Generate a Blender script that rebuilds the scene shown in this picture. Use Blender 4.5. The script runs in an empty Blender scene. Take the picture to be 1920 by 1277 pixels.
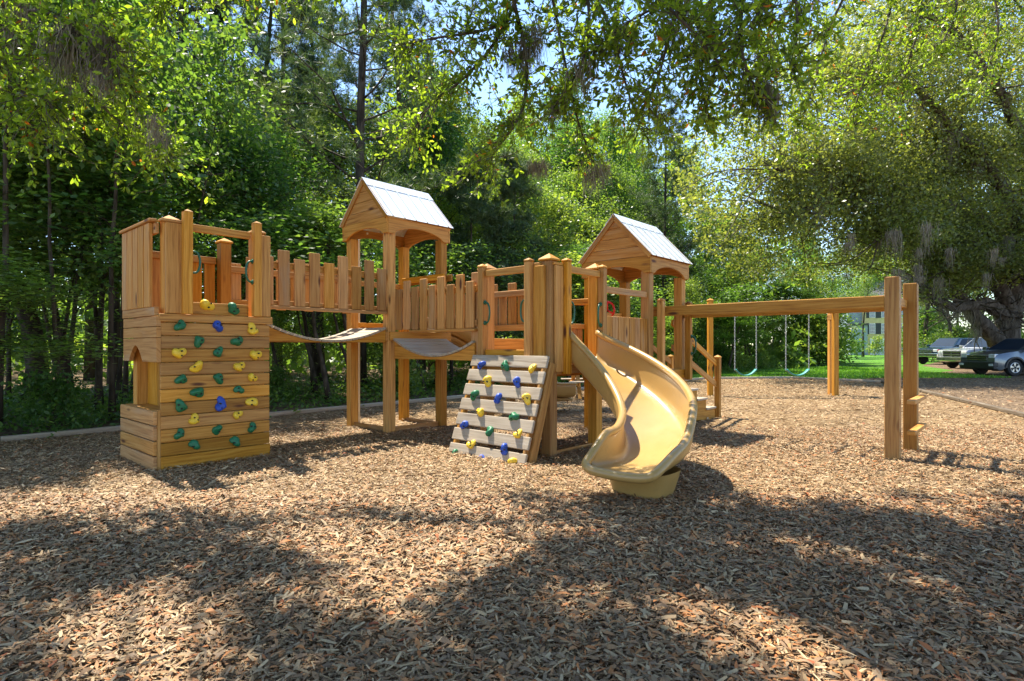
import bpy, bmesh, math, random
import numpy as np
from mathutils import Vector, Matrix
R = math.radians
PI = math.pi
S = bpy.context.scene
C = S.collection

# ------------------------------------------------------------------ camera
F_PX, HORIZON, EYE = 1088.0, 648.3, 1.35
cam_d = bpy.data.cameras.new('camera')
cam = bpy.data.objects.new('camera', cam_d); C.objects.link(cam)
cam.location = (0, 0, EYE); cam.rotation_euler = (R(90), 0, 0)
cam_d.sensor_width = 36; cam_d.lens = 36 * F_PX / 1920
cam_d.shift_y = (HORIZON - 638.5) / 1920
cam_d.clip_start = 0.05; cam_d.clip_end = 2000
S.camera = cam

# ------------------------------------------------------------------ light
SUN_EL = 64.0
SUN_DIR = Vector((-0.682, 0.731, 0)).normalized() * math.cos(R(SUN_EL)) + Vector((0, 0, math.sin(R(SUN_EL))))
w = bpy.data.worlds.new('World'); S.world = w; w.use_nodes = True
nt = w.node_tree; nt.nodes.clear()
wo = nt.nodes.new('ShaderNodeOutputWorld'); bg = nt.nodes.new('ShaderNodeBackground')
sky = nt.nodes.new('ShaderNodeTexSky'); sky.sky_type = 'NISHITA'; sky.sun_disc = False
sky.sun_elevation = R(SUN_EL); sky.sun_rotation = math.atan2(SUN_DIR.x, SUN_DIR.y)
sky.air_density = 1.0; sky.dust_density = 0.1; sky.ozone_density = 2.5
bg.inputs['Strength'].default_value = 0.15
nt.links.new(sky.outputs[0], bg.inputs['Color']); nt.links.new(bg.outputs[0], wo.inputs['Surface'])
sl = bpy.data.lights.new('sun', 'SUN'); sl.energy = 4.9; sl.angle = R(0.53); sl.color = (1.0, 0.925, 0.79)
so = bpy.data.objects.new('sun', sl); C.objects.link(so)
so.rotation_euler = SUN_DIR.to_track_quat('Z', 'Y').to_euler(); so.location = (-8, 8, 20)
S.view_settings.view_transform = 'Standard'; S.view_settings.look = 'None'
S.view_settings.gamma = 1.0; S.view_settings.use_curve_mapping = False
S.view_settings.exposure = 1.40
S.cycles.max_bounces = 10; S.cycles.diffuse_bounces = 7; S.cycles.glossy_bounces = 3
S.cycles.transmission_bounces = 6; S.cycles.transparent_max_bounces = 4
S.cycles.use_adaptive_sampling = True

# ------------------------------------------------------------------ materials
def mat(name):
    m = bpy.data.materials.new(name); m.use_nodes = True
    n = m.node_tree.nodes
    return m, n, m.node_tree.links, n['Principled BSDF']

def ramp(n, stops):
    r = n.new('ShaderNodeValToRGB'); e = r.color_ramp.elements
    e[0].position, e[0].color = stops[0][0], (*stops[0][1], 1)
    e[1].position, e[1].color = stops[-1][0], (*stops[-1][1], 1)
    for p, c in stops[1:-1]:
        k = e.new(p); k.color = (*c, 1)
    return r

def math_node(n, op, a=None, b=None):
    m = n.new('ShaderNodeMath'); m.operation = op
    if isinstance(a, (int, float)): m.inputs[0].default_value = a
    if isinstance(b, (int, float)): m.inputs[1].default_value = b
    return m

def flat_mat(name, col, rough=0.5, metal=0.0, spec=0.5, noise=0.08, scale=12.0, coat=0.0):
    m, n, l, p = mat(name)
    t = n.new('ShaderNodeTexNoise'); t.inputs['Scale'].default_value = scale; t.inputs['Detail'].default_value = 4
    tc = n.new('ShaderNodeTexCoord'); l.new(tc.outputs['Object'], t.inputs['Vector'])
    a = tuple(max(0, c * (1 - noise * 2)) for c in col); b = tuple(min(1, c * (1 + noise * 2)) for c in col)
    r = ramp(n, [(0.3, a), (0.7, b)]); l.new(t.outputs['Fac'], r.inputs['Fac'])
    l.new(r.outputs['Color'], p.inputs['Base Color'])
    p.inputs['Roughness'].default_value = rough; p.inputs['Metallic'].default_value = metal
    p.inputs['Specular IOR Level'].default_value = spec
    p.inputs['Coat Weight'].default_value = coat; p.inputs['Coat Roughness'].default_value = 0.06
    return m

def wood_mat(name, dark, mid, light, weather, knots=True, rough=0.62):
    """grain runs along U of the UV map (metres); 'tone' is one number per plank"""
    m, n, l, p = mat(name)
    uv = n.new('ShaderNodeUVMap'); uv.uv_map = 'grain'
    at = n.new('ShaderNodeAttribute'); at.attribute_name = 'tone'
    # warp so that grain lines wander
    mp0 = n.new('ShaderNodeMapping'); mp0.inputs['Scale'].default_value = (1.1, 3.0, 1); l.new(uv.outputs[0], mp0.inputs[0])
    wn = n.new('ShaderNodeTexNoise'); wn.inputs['Scale'].default_value = 1.0; wn.inputs['Detail'].default_value = 2
    l.new(mp0.outputs[0], wn.inputs['Vector'])
    warp = n.new('ShaderNodeVectorMath'); warp.operation = 'MULTIPLY_ADD'
    l.new(wn.outputs['Color'], warp.inputs[0]); warp.inputs[1].default_value = (0.0, 0.07, 0); l.new(uv.outputs[0], warp.inputs[2])
    mp = n.new('ShaderNodeMapping'); mp.inputs['Scale'].default_value = (1.6, 38, 1); l.new(warp.outputs[0], mp.inputs[0])
    g = n.new('ShaderNodeTexNoise'); g.inputs['Scale'].default_value = 1.0; g.inputs['Detail'].default_value = 5; g.inputs['Roughness'].default_value = 0.62
    l.new(mp.outputs[0], g.inputs['Vector'])
    cr = ramp(n, [(0.30, dark), (0.47, mid), (0.68, light)])
    l.new(g.outputs['Fac'], cr.inputs['Fac'])
    # plank to plank value + hue
    hs = n.new('ShaderNodeHueSaturation')
    vm = n.new('ShaderNodeMapRange'); vm.inputs['To Min'].default_value = 0.72; vm.inputs['To Max'].default_value = 1.28
    l.new(at.outputs['Fac'], vm.inputs[0]); l.new(vm.outputs[0], hs.inputs['Value'])
    wn2 = n.new('ShaderNodeTexWhiteNoise'); wn2.noise_dimensions = '1D'; l.new(at.outputs['Fac'], wn2.inputs['W'])
    sm = n.new('ShaderNodeMapRange'); sm.inputs['To Min'].default_value = 0.90; sm.inputs['To Max'].default_value = 1.06
    l.new(wn2.outputs['Value'], sm.inputs[0]); l.new(sm.outputs[0], hs.inputs['Saturation'])
    l.new(cr.outputs[0], hs.inputs['Color'])
    # weathered grey patches
    mp2 = n.new('ShaderNodeMapping'); mp2.inputs['Scale'].default_value = (0.9, 4.0, 1); l.new(uv.outputs[0], mp2.inputs[0])
    pn = n.new('ShaderNodeTexNoise'); pn.inputs['Scale'].default_value = 1.3; pn.inputs['Detail'].default_value = 4
    l.new(mp2.outputs[0], pn.inputs['Vector'])
    pr = n.new('ShaderNodeMapRange'); pr.inputs['From Min'].default_value = 0.62 - weather * 0.35; pr.inputs['From Max'].default_value = 0.82 - weather * 0.3
    pr.inputs['To Max'].default_value = 0.35 + 0.5 * weather
    l.new(pn.outputs['Fac'], pr.inputs[0])
    mx = n.new('ShaderNodeMix'); mx.data_type = 'RGBA'
    l.new(pr.outputs[0], mx.inputs[0]); l.new(hs.outputs[0], mx.inputs[6]); mx.inputs[7].default_value = (0.40, 0.33, 0.245, 1)
    out = mx.outputs[2]
    if knots:
        mp3 = n.new('ShaderNodeMapping'); mp3.inputs['Scale'].default_value = (1.9, 7.0, 1); l.new(warp.outputs[0], mp3.inputs[0])
        v = n.new('ShaderNodeTexVoronoi'); v.inputs['Scale'].default_value = 1.0; v.inputs['Randomness'].default_value = 1.0
        l.new(mp3.outputs[0], v.inputs['Vector'])
        sel = n.new('ShaderNodeSeparateColor'); l.new(v.outputs['Color'], sel.inputs[0])
        thr = n.new('ShaderNodeMath'); thr.operation = 'GREATER_THAN'; thr.inputs[1].default_value = 0.62; l.new(sel.outputs[0], thr.inputs[0])
        kr = n.new('ShaderNodeMapRange'); kr.inputs['From Min'].default_value = 0.21; kr.inputs['From Max'].default_value = 0.09
        l.new(v.outputs['Distance'], kr.inputs[0])
        km = n.new('ShaderNodeMath'); km.operation = 'MULTIPLY'; l.new(kr.outputs[0], km.inputs[0]); l.new(thr.outputs[0], km.inputs[1])
        k2 = n.new('ShaderNodeMix'); k2.data_type = 'RGBA'; l.new(km.outputs[0], k2.inputs[0]); l.new(out, k2.inputs[6])
        k2.inputs[7].default_value = (0.10, 0.030, 0.010, 1); out = k2.outputs[2]
    l.new(out, p.inputs['Base Color'])
    p.inputs['Roughness'].default_value = rough; p.inputs['Specular IOR Level'].default_value = 0.3
    b = n.new('ShaderNodeBump'); b.inputs['Strength'].default_value = 0.35; b.inputs['Distance'].default_value = 0.004
    l.new(g.outputs['Fac'], b.inputs['Height']); l.new(b.outputs[0], p.inputs['Normal'])
    return m

M = {}
M['wood'] = wood_mat('honey_pine', (0.26, 0.095, 0.011), (0.46, 0.203, 0.028), (0.57, 0.288, 0.058), -0.25)
M['slat'] = wood_mat('tan_pine', (0.25, 0.095, 0.019), (0.44, 0.198, 0.044), (0.54, 0.282, 0.085), 0.18)
M['grey_wood'] = wood_mat('weathered_boards', (0.17, 0.125, 0.085), (0.30, 0.24, 0.175), (0.43, 0.365, 0.285), 0.7)
M['timber'] = wood_mat('old_timber', (0.17, 0.13, 0.09), (0.29, 0.235, 0.17), (0.40, 0.33, 0.25), 0.8)
M['dark_timber'] = wood_mat('dark_timber', (0.06, 0.045, 0.03), (0.12, 0.09, 0.06), (0.19, 0.145, 0.10), 0.3)
M['metal_roof'] = flat_mat('white_metal', (0.80, 0.83, 0.86), 0.30, 0.25, 0.5, 0.03, 5)
M['screw'] = flat_mat('screw_steel', (0.12, 0.11, 0.10), 0.4, 0.8)
M['green'] = flat_mat('green_plastic', (0.008, 0.14, 0.055), 0.4, 0, 0.5, 0.05)
M['yellow'] = flat_mat('yellow_plastic', (0.80, 0.52, 0.03), 0.4, 0, 0.5, 0.05)
M['blue'] = flat_mat('blue_plastic', (0.012, 0.06, 0.38), 0.4, 0, 0.5, 0.05)
M['red'] = flat_mat('red_plastic', (0.62, 0.02, 0.012), 0.35, 0, 0.5, 0.05)
M['hole'] = flat_mat('dark_hole', (0.02, 0.018, 0.015), 0.9)
M['handle'] = flat_mat('green_coat', (0.01, 0.10, 0.055), 0.35, 0, 0.5, 0.05)
M['slide'] = flat_mat('tan_plastic', (0.40, 0.238, 0.072), 0.25, 0, 0.55, 0.035, 3.0)
def scuff(m, amount):
    n, l = m.node_tree.nodes, m.node_tree.links; p = n['Principled BSDF']
    src = p.inputs['Base Color'].links[0].from_socket
    tc = n.new('ShaderNodeTexCoord'); a = n.new('ShaderNodeTexNoise'); a.inputs['Scale'].default_value = 6; a.inputs['Detail'].default_value = 8; a.inputs['Roughness'].default_value = .75
    l.new(tc.outputs['Object'], a.inputs['Vector'])
    b = n.new('ShaderNodeMapRange'); b.inputs['From Min'].default_value = .56; b.inputs['From Max'].default_value = .74; b.inputs['To Max'].default_value = amount; l.new(a.outputs['Fac'], b.inputs[0])
    x = n.new('ShaderNodeMix'); x.data_type = 'RGBA'; l.new(b.outputs[0], x.inputs[0]); l.new(src, x.inputs[6]); x.inputs[7].default_value = (.16, .115, .06, 1); l.new(x.outputs[2], p.inputs['Base Color'])
    r = n.new('ShaderNodeMapRange'); r.inputs['To Min'].default_value = p.inputs['Roughness'].default_value - .06; r.inputs['To Max'].default_value = p.inputs['Roughness'].default_value + .22; l.new(a.outputs['Fac'], r.inputs[0]); l.new(r.outputs[0], p.inputs['Roughness'])
scuff(M['slide'], .4); scuff(M['metal_roof'], .22)
for k in ('green', 'yellow', 'blue'): scuff(M[k], .35)
M['pole'] = flat_mat('cream_pole', (0.70, 0.66, 0.56), 0.35, 0.0, 0.5, 0.04)
M['chain'] = flat_mat('white_chain', (0.42, 0.44, 0.42), 0.45, 0.1)
M['seat'] = flat_mat('teal_rubber', (0.05, 0.27, 0.24), 0.5)
M['seat_blue'] = flat_mat('blue_rubber', (0.10, 0.30, 0.62), 0.5)

# ------------------------------------------------------------------ object helpers
def link(name, me, material, parent=None):
    o = bpy.data.objects.new(name, me); C.objects.link(o)
    if material is not None and not me.materials:
        for k in (material if isinstance(material, (list, tuple)) else [material]): me.materials.append(k)
    if parent is not None: o.parent = parent
    return o

def tag(o, label, cat, group=None):
    o['label'] = label; o['category'] = cat
    if group: o['group'] = group
    return o

def thing(name, label, cat, loc=(0, 0, 0), rz=0.0, group=None):
    o = bpy.data.objects.new(name, None); C.objects.link(o)
    o.location = loc; o.rotation_euler = (0, 0, rz); o.empty_display_size = 0.3
    return tag(o, label, cat, group)

def kind(o, k):
    o['kind'] = k
    return o

def np_mesh(name, verts, faces, tone=None, smooth=False, attr='tone'):
    """faces (n,k) int array, one polygon size"""
    me = bpy.data.meshes.new(name)
    verts = np.asarray(verts, np.float32); faces = np.asarray(faces, np.int32)
    nf, k = faces.shape
    me.vertices.add(len(verts)); me.vertices.foreach_set('co', verts.ravel())
    me.loops.add(nf * k); me.loops.foreach_set('vertex_index', faces.ravel())
    me.polygons.add(nf); me.polygons.foreach_set('loop_start', np.arange(nf, dtype=np.int32) * k)
    if tone is not None:
        a = me.attributes.new(attr, 'FLOAT', 'FACE'); a.data.foreach_set('value', np.asarray(tone, np.float32))
    me.update(calc_edges=True)
    if smooth: me.polygons.foreach_set('use_smooth', np.ones(nf, bool))
    return me

def join_np(parts):
    """parts: list of (verts, faces) with the same polygon size"""
    vs, fs, n = [], [], 0
    for v, f in parts:
        vs.append(v); fs.append(np.asarray(f) + n); n += len(v)
    return np.concatenate(vs), np.concatenate(fs)

def tube_np(pts, rad, sides=8, close=False, caps=True):
    """quad tube along a polyline; rad scalar or list"""
    P = np.asarray(pts, float); n = len(P)
    rad = np.full(n, rad, float) if np.isscalar(rad) else np.asarray(rad, float)
    if close: T = np.roll(P, -1, 0) - np.roll(P, 1, 0)
    else:
        T = np.gradient(P, axis=0)
    T /= np.linalg.norm(T, axis=1)[:, None] + 1e-12
    up = np.array([0, 0, 1.0]) if abs(T[0][2]) < 0.9 else np.array([1.0, 0, 0])
    a = np.cross(T[0], up); a /= np.linalg.norm(a)
    V = np.zeros((n, sides, 3)); ang = np.arange(sides) * 2 * PI / sides
    for i in range(n):
        a = a - T[i] * a.dot(T[i]); a /= np.linalg.norm(a) + 1e-12
        b = np.cross(T[i], a)
        V[i] = P[i] + rad[i] * (np.cos(ang)[:, None] * a + np.sin(ang)[:, None] * b)
    F = []
    m = n if close else n - 1
    for i in range(m):
        j = (i + 1) % n
        for k in range(sides):
            k2 = (k + 1) % sides
            F.append((i * sides + k, i * sides + k2, j * sides + k2, j * sides + k))
    V = V.reshape(-1, 3)
    if caps and not close:
        c0 = len(V); V = np.vstack([V, P[0], P[-1]])
        for k in range(0, sides, 2):
            F.append((c0, (k + 2) % sides, k + 1, k))
            e = (n - 1) * sides
            F.append((c0 + 1, e + k, e + k + 1, e + (k + 2) % sides))
    return V, np.array(F, np.int32)

# plank builder in playset coordinates: u right-away, v right-towards, z up  ->  local (u, -v, z)
prng = random.Random(7)
class W:
    def __init__(s): s.v = []; s.f = []; s.uv = []; s.t = []
    def hexa(s, o, ax, tone=None):
        """o = corner, ax = three edge vectors (local xyz)"""
        o = Vector(o); ax = [Vector(a) for a in ax]
        L = [a.length for a in ax]; li = max(range(3), key=lambda i: L[i])
        ou, ov = prng.random() * 60, prng.random() * 60
        t = prng.random() if tone is None else min(1, max(0, tone + prng.uniform(-0.12, 0.12)))
        b = len(s.v)
        for k in range(8):
            s.v.append(o + ax[0] * (k & 1) + ax[1] * (k >> 1 & 1) + ax[2] * (k >> 2 & 1))
        hand = ax[0].cross(ax[1]).dot(ax[2]) > 0
        for q, (ia, ib) in (((0, 2, 3, 1), (0, 1)), ((4, 5, 7, 6), (0, 1)), ((0, 1, 5, 4), (0, 2)), ((2, 6, 7, 3), (0, 2)), ((0, 4, 6, 2), (1, 2)), ((1, 3, 7, 5), (1, 2))):
            q = q if hand else q[::-1]
            s.f.append([b + i for i in q])
            for i in q:
                cc = [L[j] * (i >> j & 1) for j in range(3)]
                if li in (ia, ib):
                    oth = ib if ia == li else ia
                    s.uv.append((ou + cc[li], ov + cc[oth] + (0.13 if oth == 2 else 0)))
                else: s.uv.append((ou + cc[ia] * 0.15, ov + cc[ib]))
            s.t.append(t)
        return s
    def b(s, u0, u1, v0, v1, z0, z1, tone=None):
        return s.hexa((u0, -v0, z0), ((u1 - u0, 0, 0), (0, -(v1 - v0), 0), (0, 0, z1 - z0)), tone)
    def bar(s, p0, p1, wd, th, up=(0, 0, 1), tone=None):
        """board from p0 to p1 (u,v,z), wd across, th along up"""
        a = Vector((p0[0], -p0[1], p0[2])); c = Vector((p1[0], -p1[1], p1[2])); d = c - a
        upv = Vector((up[0], -up[1], up[2])); sd = d.cross(upv).normalized(); u2 = sd.cross(d).normalized()
        return s.hexa(a - sd * wd / 2 - u2 * th / 2, (d, sd * wd, u2 * th), tone)
    def post(s, u0, u1, v0, v1, z0, z1, cap=0.0, over=0.0, tone=None):
        s.b(u0, u1, v0, v1, z0, z1, tone)
        if cap:
            b = len(s.v); z = z1
            c = [(u0 - over, -(v0 - over)), (u1 + over, -(v0 - over)), (u1 + over, -(v1 + over)), (u0 - over, -(v1 + over))]
            base = 0.022 if over else 0.0
            for x, y in c: s.v.append(Vector((x, y, z + 0.001)))
            for x, y in c: s.v.append(Vector((x, y, z + 0.001 + base)))
            s.v.append(Vector(((u0 + u1) / 2, -(v0 + v1) / 2, z + base + cap)))
            fs = [[b + 3, b + 2, b + 1, b]]
            for i in range(4):
                j = (i + 1) % 4
                if base: fs.append([b + j, b + 4 + j, b + 4 + i, b + i][::-1] if False else [b + i, b + 4 + i, b + 4 + j, b + j])
                fs.append([b + 4 + i, b + 8, b + 4 + j])
            ou = prng.random() * 50; t = prng.random()
            for q in fs:
                s.f.append(q); s.t.append(t)
                for i in q: s.uv.append((ou + s.v[i].x * 0.3, s.v[i].y + s.v[i].z))
        return s
    def prism(s, poly, mapf, along, tone=None, ring=False):
        """poly: 2-D outline; mapf(x,y,k) -> local xyz for the near (k=0) and far (k=1) side; grain along x (along=0) or y"""
        n = len(poly); b = len(s.v); ou, ov = prng.random() * 60, prng.random() * 60
        t = prng.random() if tone is None else tone
        for k in (0, 1):
            for x, y in poly: s.v.append(Vector(mapf(x, y, k)))
        g = lambda i, e=0: (ou + poly[i % n][along], ov + poly[i % n][1 - along] + e)
        A = list(range(n)); s.f.append([b + i for i in A]); s.uv += [g(i) for i in A]; s.t.append(t)
        A = A[::-1]; s.f.append([b + n + i for i in A]); s.uv += [g(i) for i in A]; s.t.append(t)
        for i in range(n):
            j = (i + 1) % n
            s.f.append([b + i, b + n + i, b + n + j, b + j]); s.t.append(t)
            s.uv += [g(i), g(i, 0.05), g(j, 0.05), g(j)]
        return s
    def build(s, name, m, parent=None, bevel=0.009):
        me = bpy.data.meshes.new(name)
        me.from_pydata([tuple(v) for v in s.v], [], s.f)
        uvl = me.uv_layers.new(name='grain')
        uvl.data.foreach_set('uv', np.array(s.uv, np.float32).ravel())
        a = me.attributes.new('tone', 'FLOAT', 'FACE'); a.data.foreach_set('value', np.array(s.t, np.float32))
        bm = bmesh.new(); bm.from_mesh(me); bmesh.ops.recalc_face_normals(bm, faces=bm.faces); bm.to_mesh(me); bm.free()
        o = link(name, me, m, parent)
        if bevel:
            md = o.modifiers.new('bevel', 'BEVEL'); md.width = bevel; md.segments = 2; md.limit_method = 'ANGLE'; md.angle_limit = R(50)
        return o
# ------------------------------------------------------------------ setting: ground sheets
def ground_mat(name, stops, scale, bump, big=0.35):
    m, n, l, p = mat(name)
    tc = n.new('ShaderNodeTexCoord')
    v = n.new('ShaderNodeTexVoronoi'); v.inputs['Scale'].default_value = scale; l.new(tc.outputs['Object'], v.inputs['Vector'])
    mp = n.new('ShaderNodeMapping'); mp.inputs['Rotation'].default_value = (0, 0, 0.7); mp.inputs['Scale'].default_value = (1, 2.6, 1)
    l.new(tc.outputs['Object'], mp.inputs[0])
    v2 = n.new('ShaderNodeTexVoronoi'); v2.inputs['Scale'].default_value = scale * 0.8; l.new(mp.outputs[0], v2.inputs['Vector'])
    a = n.new('ShaderNodeMix'); a.data_type = 'RGBA'; a.inputs[0].default_value = 0.5
    l.new(v.outputs['Color'], a.inputs[6]); l.new(v2.outputs['Color'], a.inputs[7])
    sp = n.new('ShaderNodeSeparateColor'); l.new(a.outputs[2], sp.inputs[0])
    r = ramp(n, stops); l.new(sp.outputs[0], r.inputs['Fac'])
    nb = n.new('ShaderNodeTexNoise'); nb.inputs['Scale'].default_value = 0.55; nb.inputs['Detail'].default_value = 5; l.new(tc.outputs['Object'], nb.inputs['Vector'])
    hs = n.new('ShaderNodeHueSaturation'); l.new(r.outputs[0], hs.inputs['Color'])
    mr = n.new('ShaderNodeMapRange'); mr.inputs['From Min'].default_value = 0.3; mr.inputs['From Max'].default_value = 0.7
    mr.inputs['To Min'].default_value = 1 - big; mr.inputs['To Max'].default_value = 1 + big * 0.5
    l.new(nb.outputs['Fac'], mr.inputs[0]); l.new(mr.outputs[0], hs.inputs['Value'])
    l.new(hs.outputs[0], p.inputs['Base Color']); p.inputs['Roughness'].default_value = 0.9; p.inputs['Specular IOR Level'].default_value = 0.15
    b = n.new('ShaderNodeBump'); b.inputs['Strength'].default_value = 1.0; b.inputs['Distance'].default_value = bump
    mu = n.new('ShaderNodeMath'); mu.operation = 'MULTIPLY'; l.new(v2.outputs['Distance'], mu.inputs[0]); l.new(sp.outputs[1], mu.inputs[1])
    l.new(mu.outputs[0], b.inputs['Height']); l.new(b.outputs[0], p.inputs['Normal'])
    return m

M['mulch'] = ground_mat('wood_chip_mulch', [(0.12, (0.06, 0.03, 0.013)), (0.35, (0.17, 0.10, 0.047)), (0.6, (0.29, 0.19, 0.093)), (0.88, (0.43, 0.31, 0.175))], 26, 0.03)
M['forest_floor'] = ground_mat('forest_floor', [(0.1, (0.05, 0.032, 0.018)), (0.4, (0.13, 0.085, 0.05)), (0.65, (0.21, 0.145, 0.09)), (0.9, (0.32, 0.22, 0.13))], 18, 0.03)
M['lawn'] = ground_mat('lawn_green', [(0.1, (0.04, 0.11, 0.012)), (0.5, (0.085, 0.22, 0.02)), (0.9, (0.17, 0.34, 0.035))], 40, 0.02, 0.3)

def sheet(name, pts, z, m):
    bm = bmesh.new(); bm.faces.new([bm.verts.new((x, y, z)) for x, y in pts])
    bmesh.ops.triangulate(bm, faces=bm.faces[:]); me = bpy.data.meshes.new(name); bm.to_mesh(me); bm.free()
    if me.polygons[0].normal.z < 0: me.flip_normals()
    return kind(link(name, me, m), 'structure')

ring = [(600 * math.cos(a), 600 * math.sin(a)) for a in np.linspace(0, 2 * PI, 49)[:-1]]
sheet('ground', ring, 0.0, M['forest_floor'])
BORDER_L = [(-26.0, -6.0), (-14.0, 1.6), (-7.12, 8.07), (-3.5, 12.3), (-1.2, 15.0), (2.0, 17.6), (5.0, 20.6), (7.8, 23.4)]
BORDER_R = [(7.8, 23.4), (11.5, 23.9), (13.4, 21.0), (11.9, 16.9), (9.6, 10.8), (8.4, 5.5), (8.0, -6.0)]
sheet('mulch_ground', BORDER_L + BORDER_R[1:], 0.004, M['mulch'])
sheet('lawn', [(6.0, 23.9), (8.0, 24.2), (11.6, 24.7), (14.2, 23.5), (26, 33), (30, 38), (42, 46), (75, 60), (85, 90), (85, 140), (40, 140), (34, 84), (14, 40), (8.6, 30), (4, 26.5)], 0.004, M['lawn'])
sheet('car_park', [(20.5, 24.6), (27, 20), (60, 30), (60, 70), (46, 60), (33.5, 46), (27.5, 39), (25.2, 34)], 0.008, M['forest_floor'])

# timber edging: separate lengths of landscaping timber
def edging(pts, label, group, m='timber'):
    P = [Vector((x, y, 0)) for x, y in pts]; k = 0
    out = []
    for a, b in zip(P[:-1], P[1:]):
        d = b - a; L = d.length; n = max(1, round(L / 2.9)); ang = math.atan2(d.y, d.x)
        for i in range(n):
            c = a + d * (i / n); ll = L / n - 0.012
            ww = W(); ww.hexa((0, -0.055, 0.0), ((ll, 0, 0), (0, 0.11, 0), (0, 0, 0.085)), 0.5)
            o = ww.build('edging_timber', M[m], None, 0.02)
            o.location = (c.x, c.y, 0.003); o.rotation_euler = (0, 0, ang)
            out.append(tag(o, label, 'edging', group))
    return out
edging(BORDER_L[1:6], 'grey landscaping timber lying end to end along the shaded edge of the woods', 'edging timbers along the woods')
edging(BORDER_L[5:] , 'grey landscaping timber bounding the mulch behind the swings, towards the grass', 'edging timbers behind the swings')
edging(BORDER_R[:3], 'timber edging between the wood chips and the lawn behind the swing set', 'edging timbers by the lawn')
edging(BORDER_R[2:6], 'weathered timber edging running beside the leafy car park', 'edging timbers by the car park', 'dark_timber')
# ------------------------------------------------------------------ the wooden playset (one bolted structure)
TH = R(48.12)
play = thing('wooden_playset', 'honey coloured timber playset of towers, bridges, slides and climbing walls on wood chips', 'playset', (-1.901, 8.909, 0), TH)
wd, sl_, gw = M['wood'], M['slat'], M['grey_wood']

def tube_obj(name, pts, r, m, parent, sides=10, close=False):
    """pts in (u,v,z)"""
    v, f = tube_np([(p[0], -p[1], p[2]) for p in pts], r, sides, close)
    return link(name, np_mesh(name, v, f, smooth=True), m, parent)

def handle(parent, u, v, z0, z1, du, dv):
    pts = []
    for k in range(13):
        a = PI * k / 12; s = math.sin(a) ** 0.55
        pts.append((u + du * s, v + dv * s, z0 + (z1 - z0) * (0.5 - 0.5 * math.cos(a))))
    v_, f_ = tube_np([(p[0], -p[1], p[2]) for p in pts], 0.013, 8)
    parts = [(v_, f_)]
    for zz in (z0, z1):
        parts.append(tube_np([(u, -v, zz), (u + du * 0.12, -(v + dv * 0.12), zz)], 0.03, 8))
    v_, f_ = join_np(parts)
    return link('grab_handle', np_mesh('grab_handle', v_, f_, smooth=True), M['handle'], parent)

# climbing holds: a few lobed shapes, copied
hrng = random.Random(11)
def hold_mesh(seed, m):
    r = random.Random(seed); n = 22
    a1, a2, a3 = r.random() * 6, r.random() * 6, r.random() * 6
    k2, k3 = r.uniform(.16, .30), r.uniform(.10, .20)
    def rad(t): return 0.058 * (1 + k2 * math.cos(2 * t + a1) + k3 * math.cos(3 * t + a2) + 0.05 * math.cos(5 * t + a3))
    rings = [(1.0, 0.0), (1.02, 0.018), (0.93, 0.034), (0.72, 0.046), (0.4, 0.05)]
    ox, oy = r.uniform(-.012, .012), r.uniform(.0, .016)
    vs, fs = [], []
    for sc, h in rings:
        for k in range(n):
            t = 2 * PI * k / n
            vs.append((rad(t) * sc * math.cos(t) + ox * h * 20, rad(t) * sc * math.sin(t) + oy * h * 20, h * (1 + 0.35 * math.sin(t + a3))))
    for i in range(len(rings) - 1):
        for k in range(n):
            j = (k + 1) % n
            fs.append((i * n + k, i * n + j, (i + 1) * n + j, (i + 1) * n + k))
    fs.append(tuple(range((len(rings) - 1) * n, len(rings) * n)))
    nb = len(fs)
    for q in range(r.choice((2, 3))):
        ang = a1 + q * 2.4; cx, cy = 0.026 * math.cos(ang) + ox, 0.026 * math.sin(ang) + oy
        b = len(vs)
        for zz in (0.03, 0.0575):
            for k in range(8):
                vs.append((cx + 0.009 * math.cos(k * PI / 4), cy + 0.009 * math.sin(k * PI / 4), zz))
        for k in range(8):
            j = (k + 1) % 8; fs.append((b + k, b + j, b + 8 + j, b + 8 + k))
        fs.append(tuple(range(b + 8, b + 16)))
    me = bpy.data.meshes.new('climbing_hold'); me.from_pydata(vs, [], fs)
    me.materials.append(M[m]); me.materials.append(M['hole'])
    for i, p in enumerate(me.polygons):
        p.use_smooth = i < nb; p.material_index = 0 if i < nb else 1
    return me
HOLDS = {c: [hold_mesh(s + 17 * i, c) for s in range(4)] for i, c in enumerate(('green', 'yellow', 'blue'))}
COL = {'G': 'green', 'Y': 'yellow', 'B': 'blue'}
def place_hold(parent, pos, xax, zax, c):
    """pos (local xyz), xax along the boards, zax out of the wall"""
    me = hrng.choice(HOLDS[COL[c]])
    o = bpy.data.objects.new('climbing_hold', me); C.objects.link(o); o.parent = parent
    z = Vector(zax).normalized(); x = Vector(xax).normalized(); y = z.cross(x)
    rot = Matrix((x, y, z)).transposed() @ Matrix.Rotation(hrng.random() * 6.28, 3, 'Z')
    s = hrng.uniform(0.86, 1.1)
    o.matrix_local = Matrix.Translation(Vector(pos)) @ rot.to_4x4() @ Matrix.Diagonal((s, s, s, 1))
    o['label'] = '%s climbing hold' % COL[c]
    return o

def pl_hit(px, py, plane_p, plane_n):
    """design helper: where a sight line meets a wall of the playset (local coordinates)"""
    d = Vector(((px - 960) / F_PX, 1.0, (HORIZON - py) / F_PX))
    inv = (Matrix.Translation((-1.901, 8.909, 0)) @ Matrix.Rotation(TH, 4, 'Z')).inverted()
    o = inv @ Vector((0, 0, EYE)); dl = inv.to_3x3() @ d
    t = (Vector(plane_p) - o).dot(plane_n) / dl.dot(plane_n)
    return o + dl * t

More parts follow.
